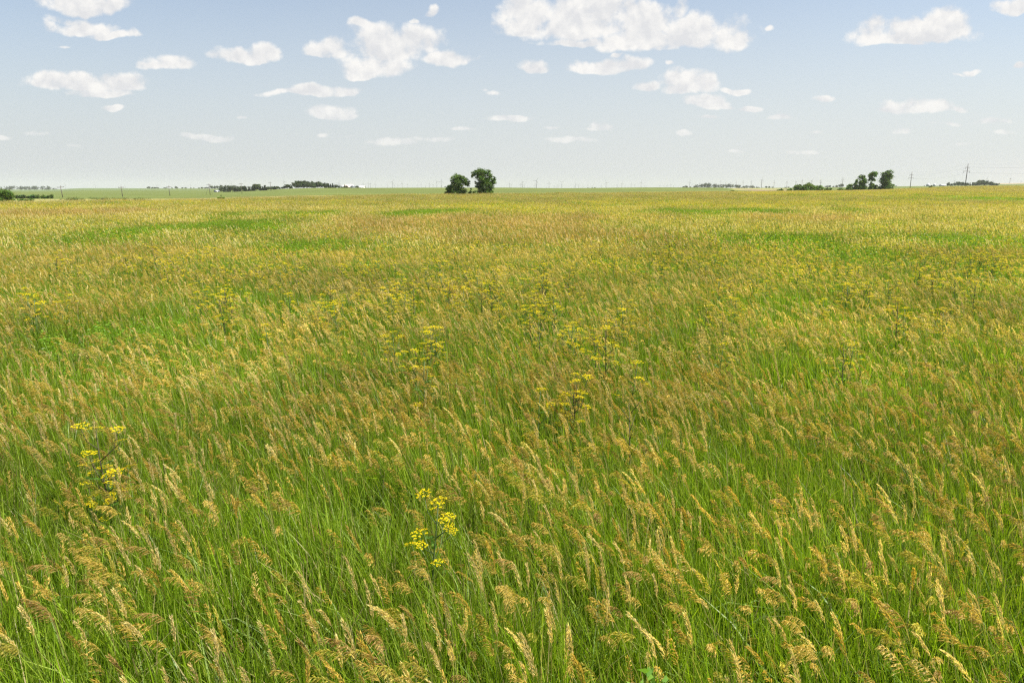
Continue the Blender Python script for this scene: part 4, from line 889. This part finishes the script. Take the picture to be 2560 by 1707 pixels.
# warp of the cloud outlines
wv = N.new('ShaderNodeVectorMath'); wv.operation = 'SUBTRACT'; L.new(nW['Color'], wv.inputs[0]); wv.inputs[1].default_value = (.5, .5, .5)
ws = N.new('ShaderNodeVectorMath'); ws.operation = 'SCALE'; L.new(wv.outputs[0], ws.inputs[0]); L.new(M('MULTIPLY', vp, .12), ws.inputs['Scale'])
uv = N.new('ShaderNodeVectorMath'); uv.operation = 'ADD'; L.new(uvn.outputs[0], uv.inputs[0]); L.new(ws.outputs[0], uv.inputs[1])
# cloud list in display pixels: (cx, cy, rx, ry, strength)
CL = [(190, 10, 110, 26, 1), (190, 62, 95, 22, .9), (255, 78, 60, 12, .9), (150, 45, 50, 14, .6), (200, 190, 130, 24, .95), (130, 190, 60, 22, 1), (290, 192, 55, 22, .95), (235, 215, 90, 12, .8),
      (385, 146, 62, 19, 1), (350, 146, 40, 9, .7), (565, 122, 92, 20, 1), (610, 112, 45, 20, .9), (755, 112, 52, 20, 1), (740, 120, 40, 12, .9), (900, 100, 100, 45, 1), (840, 62, 40, 16, .75), (950, 90, 70, 42, 1), (1030, 132, 62, 18, 1), (860, 145, 80, 30, .95), (830, 168, 45, 12, .7), (800, 120, 40, 30, .35),
      (998, 22, 18, 14, .55), (955, 36, 16, 7, .5), (740, 208, 82, 14, 1), (670, 212, 70, 9, .8), (760, 256, 62, 18, 1), (800, 265, 40, 7, .6), (257, 250, 28, 8, .7), (85, 308, 48, 8, .55), (480, 318, 62, 9, .75), (552, 266, 18, 7, .6), (10, 320, 20, 8, .4), (180, 336, 30, 5, .4), (140, 108, 26, 6, .35),
      (900, 325, 70, 9, .65), (990, 320, 60, 8, .45), (745, 309, 20, 7, .55), (806, 311, 17, 6, .45), (1060, 299, 34, 6, .6), (1175, 271, 54, 9, .9), (1130, 212, 26, 7, .3), (1110, 205, 14, 5, .3),
      (1300, 40, 150, 52, 1), (1450, 45, 130, 50, 1), (1200, 20, 50, 30, .9), (1600, 75, 120, 42, 1), (1500, 92, 150, 28, 1), (1560, 20, 30, 30, .6), (1690, 88, 48, 24, 1), (1215, 70, 48, 12, .8), (1330, 92, 90, 12, .85), (1390, 20, 130, 40, 1), (1530, 110, 40, 14, .8),
      (1228, 152, 36, 16, 1), (1400, 150, 80, 18, 1), (1345, 140, 26, 14, .6), (1440, 152, 50, 14, .8), (1412, 126, 16, 6, .4), (1537, 153, 13, 7, .6), (1768, 74, 12, 8, .5), (1585, 190, 66, 28, 1), (1555, 210, 40, 13, .9), (1620, 185, 34, 20, .9), (1485, 202, 30, 13, .8), (1692, 203, 34, 8, .9), (1622, 235, 56, 18, 1), (1600, 240, 40, 10, .8), (1718, 249, 36, 7, .8), (1675, 245, 30, 7, .5),
      (2040, 72, 85, 30, 1), (2175, 60, 75, 38, 1), (2100, 72, 90, 28, 1), (2060, 95, 80, 12, .8), (2140, 80, 90, 22, .9), (2325, 14, 40, 18, 1), (2340, 150, 18, 10, .7), (2230, 162, 26, 8, .45), (2205, 168, 20, 5, .3), (2110, 242, 88, 18, 1), (2060, 248, 60, 8, .8), (2212, 247, 28, 8, .6), (1890, 224, 26, 8, .75),
      (1385, 290, 34, 12, .8), (1365, 298, 30, 6, .5), (1305, 323, 70, 8, .6), (1270, 295, 22, 5, .5), (1795, 272, 40, 8, .65), (2070, 297, 32, 10, .6), (1577, 308, 24, 8, .6), (2280, 280, 60, 9, .6), (2300, 305, 60, 7, .35), (2180, 283, 40, 6, .5), (1620, 272, 36, 5, .4), (1840, 350, 50, 6, .35), (2200, 328, 40, 6, .3), (1690, 352, 22, 5, .3), (1880, 300, 30, 5, .3)]
acc = None
for (cxp, cyp, rx, ry, st) in CL:
    def q(a, b):
        d = ray(a * kk, b * kk); return d[0] / d[1], d[2] / d[1]
    c0 = q(cxp, cyp + (ry * .25 if min(rx, ry) > 9 else 0)); ex = q(cxp + rx * 1.12, cyp); ey = q(cxp, cyp - ry * 1.15); ax_ = abs(ex[0] - c0[0]); by_ = abs(ey[1] - c0[1])
    n = N.new('ShaderNodeVectorMath'); n.operation = 'MULTIPLY_ADD'; L.new(uv.outputs[0], n.inputs[0]); n.inputs[1].default_value = (1 / ax_, 1 / by_, 0); n.inputs[2].default_value = (-c0[0] / ax_, -c0[1] / by_, 0)
    if min(rx, ry) > 9:
        fl = N.new('ShaderNodeVectorMath'); fl.operation = 'MULTIPLY'; L.new(n.outputs[0], fl.inputs[0]); fl.inputs[1].default_value = (-1, -1.9, 0)
        mx = N.new('ShaderNodeVectorMath'); mx.operation = 'MAXIMUM'; L.new(n.outputs[0], mx.inputs[0]); L.new(fl.outputs[0], mx.inputs[1]); n = mx
    d = N.new('ShaderNodeVectorMath'); d.operation = 'DOT_PRODUCT'; L.new(n.outputs[0], d.inputs[0]); L.new(n.outputs[0], d.inputs[1])
    f = M('SUBTRACT', st * .95, d.outputs['Value'])
    acc = f if acc is None else M('MAXIMUM', acc, f)
acc = M('MAXIMUM', acc, -1.6)
dens = M('ADD', M('MULTIPLY', M('MINIMUM', acc, .7), .85), M('MULTIPLY', M('SUBTRACT', nA_['Fac'], .46), 2.4))
alpha = sstep(dens, -.08, .62); alpha = M('MULTIPLY', alpha, sstep(acc, -1.1, -.3))
fade = sstep(Vv, .02, .15, .55, 1.0); alpha = M('MULTIPLY', alpha, fade)
alpha = M('MULTIPLY', alpha, sstep(sx.outputs['Y'], .02, .12))
lit = M('ADD', .55, M('MULTIPLY', M('SUBTRACT', nA_['Fac'], nB_['Fac']), 4.0)); lit = M('SUBTRACT', lit, M('MULTIPLY', sstep(dens, .35, 1.1), .28), clamp=True)
ccr = N.new('ShaderNodeMix'); ccr.data_type = 'RGBA'; L.new(lit, ccr.inputs['Factor']); ccr.inputs['A'].default_value = (5.0, 5.05, 5.2, 1); ccr.inputs['B'].default_value = (6.3, 6.2, 6.05, 1)
# haze whitening toward the horizon
hz = N.new('ShaderNodeMix'); hz.data_type = 'RGBA'; L.new(sstep(Vv, -.02, .36, .97, .22), hz.inputs['Factor'])
L.new(sky.outputs[0], hz.inputs['A'])
hr = N.new('ShaderNodeMix'); hr.data_type = 'RGBA'; L.new(sstep(U, -.8, .8), hr.inputs['Factor']); hr.inputs['A'].default_value = (4.15, 4.4, 4.6, 1); hr.inputs['B'].default_value = (4.9, 5.1, 5.15, 1)
L.new(hr.outputs['Result'], hz.inputs['B'])
fin = N.new('ShaderNodeMix'); fin.data_type = 'RGBA'; L.new(alpha, fin.inputs['Factor']); L.new(hz.outputs['Result'], fin.inputs['A']); L.new(ccr.outputs['Result'], fin.inputs['B'])
L.new(fin.outputs['Result'], bg.inputs['Color'])
w.cycles.sampling_method = 'MANUAL'; w.cycles.sample_map_resolution = 512

sl = bpy.data.lights.new('sun', 'SUN'); sl.energy = 5.0; sl.angle = R(.53); sl.color = (1, .94, .83)
so = bpy.data.objects.new('sun', sl); col_root.objects.link(so)
d = Vector((math.sin(R(SUN_AZ)) * math.cos(R(SUN_EL)), math.cos(R(SUN_AZ)) * math.cos(R(SUN_EL)), math.sin(R(SUN_EL))))
so.rotation_euler = d.to_track_quat('Z', 'Y').to_euler()

# ------------------------------------------------------------------ camera, render
cd = bpy.data.cameras.new('camera'); cd.sensor_width = 36; cd.lens = 24.0; cd.clip_end = 60000; cd.clip_start = .05
cam = bpy.data.objects.new('camera', cd); col_root.objects.link(cam); cam.location = (0, 0, H); cam.rotation_euler = (R(90) - PITCH, 0, 0)
scene.camera = cam
scene.view_settings.view_transform = 'Standard'; scene.view_settings.look = 'None'; scene.view_settings.exposure = 0.95; scene.view_settings.gamma = 1
cy = scene.cycles; cy.max_bounces = 5; cy.diffuse_bounces = 3; cy.glossy_bounces = 2; cy.transmission_bounces = 3; cy.volume_bounces = 1; cy.transparent_max_bounces = 4
cy.use_denoising = False; cy.use_adaptive_sampling = False; cy.caustics_reflective = False; cy.caustics_refractive = False
cy.sample_clamp_indirect = 4.0
scene.render.filter_size = 1.2 if hasattr(scene.render, 'filter_size') else 1.5
cy.filter_width = 1.3
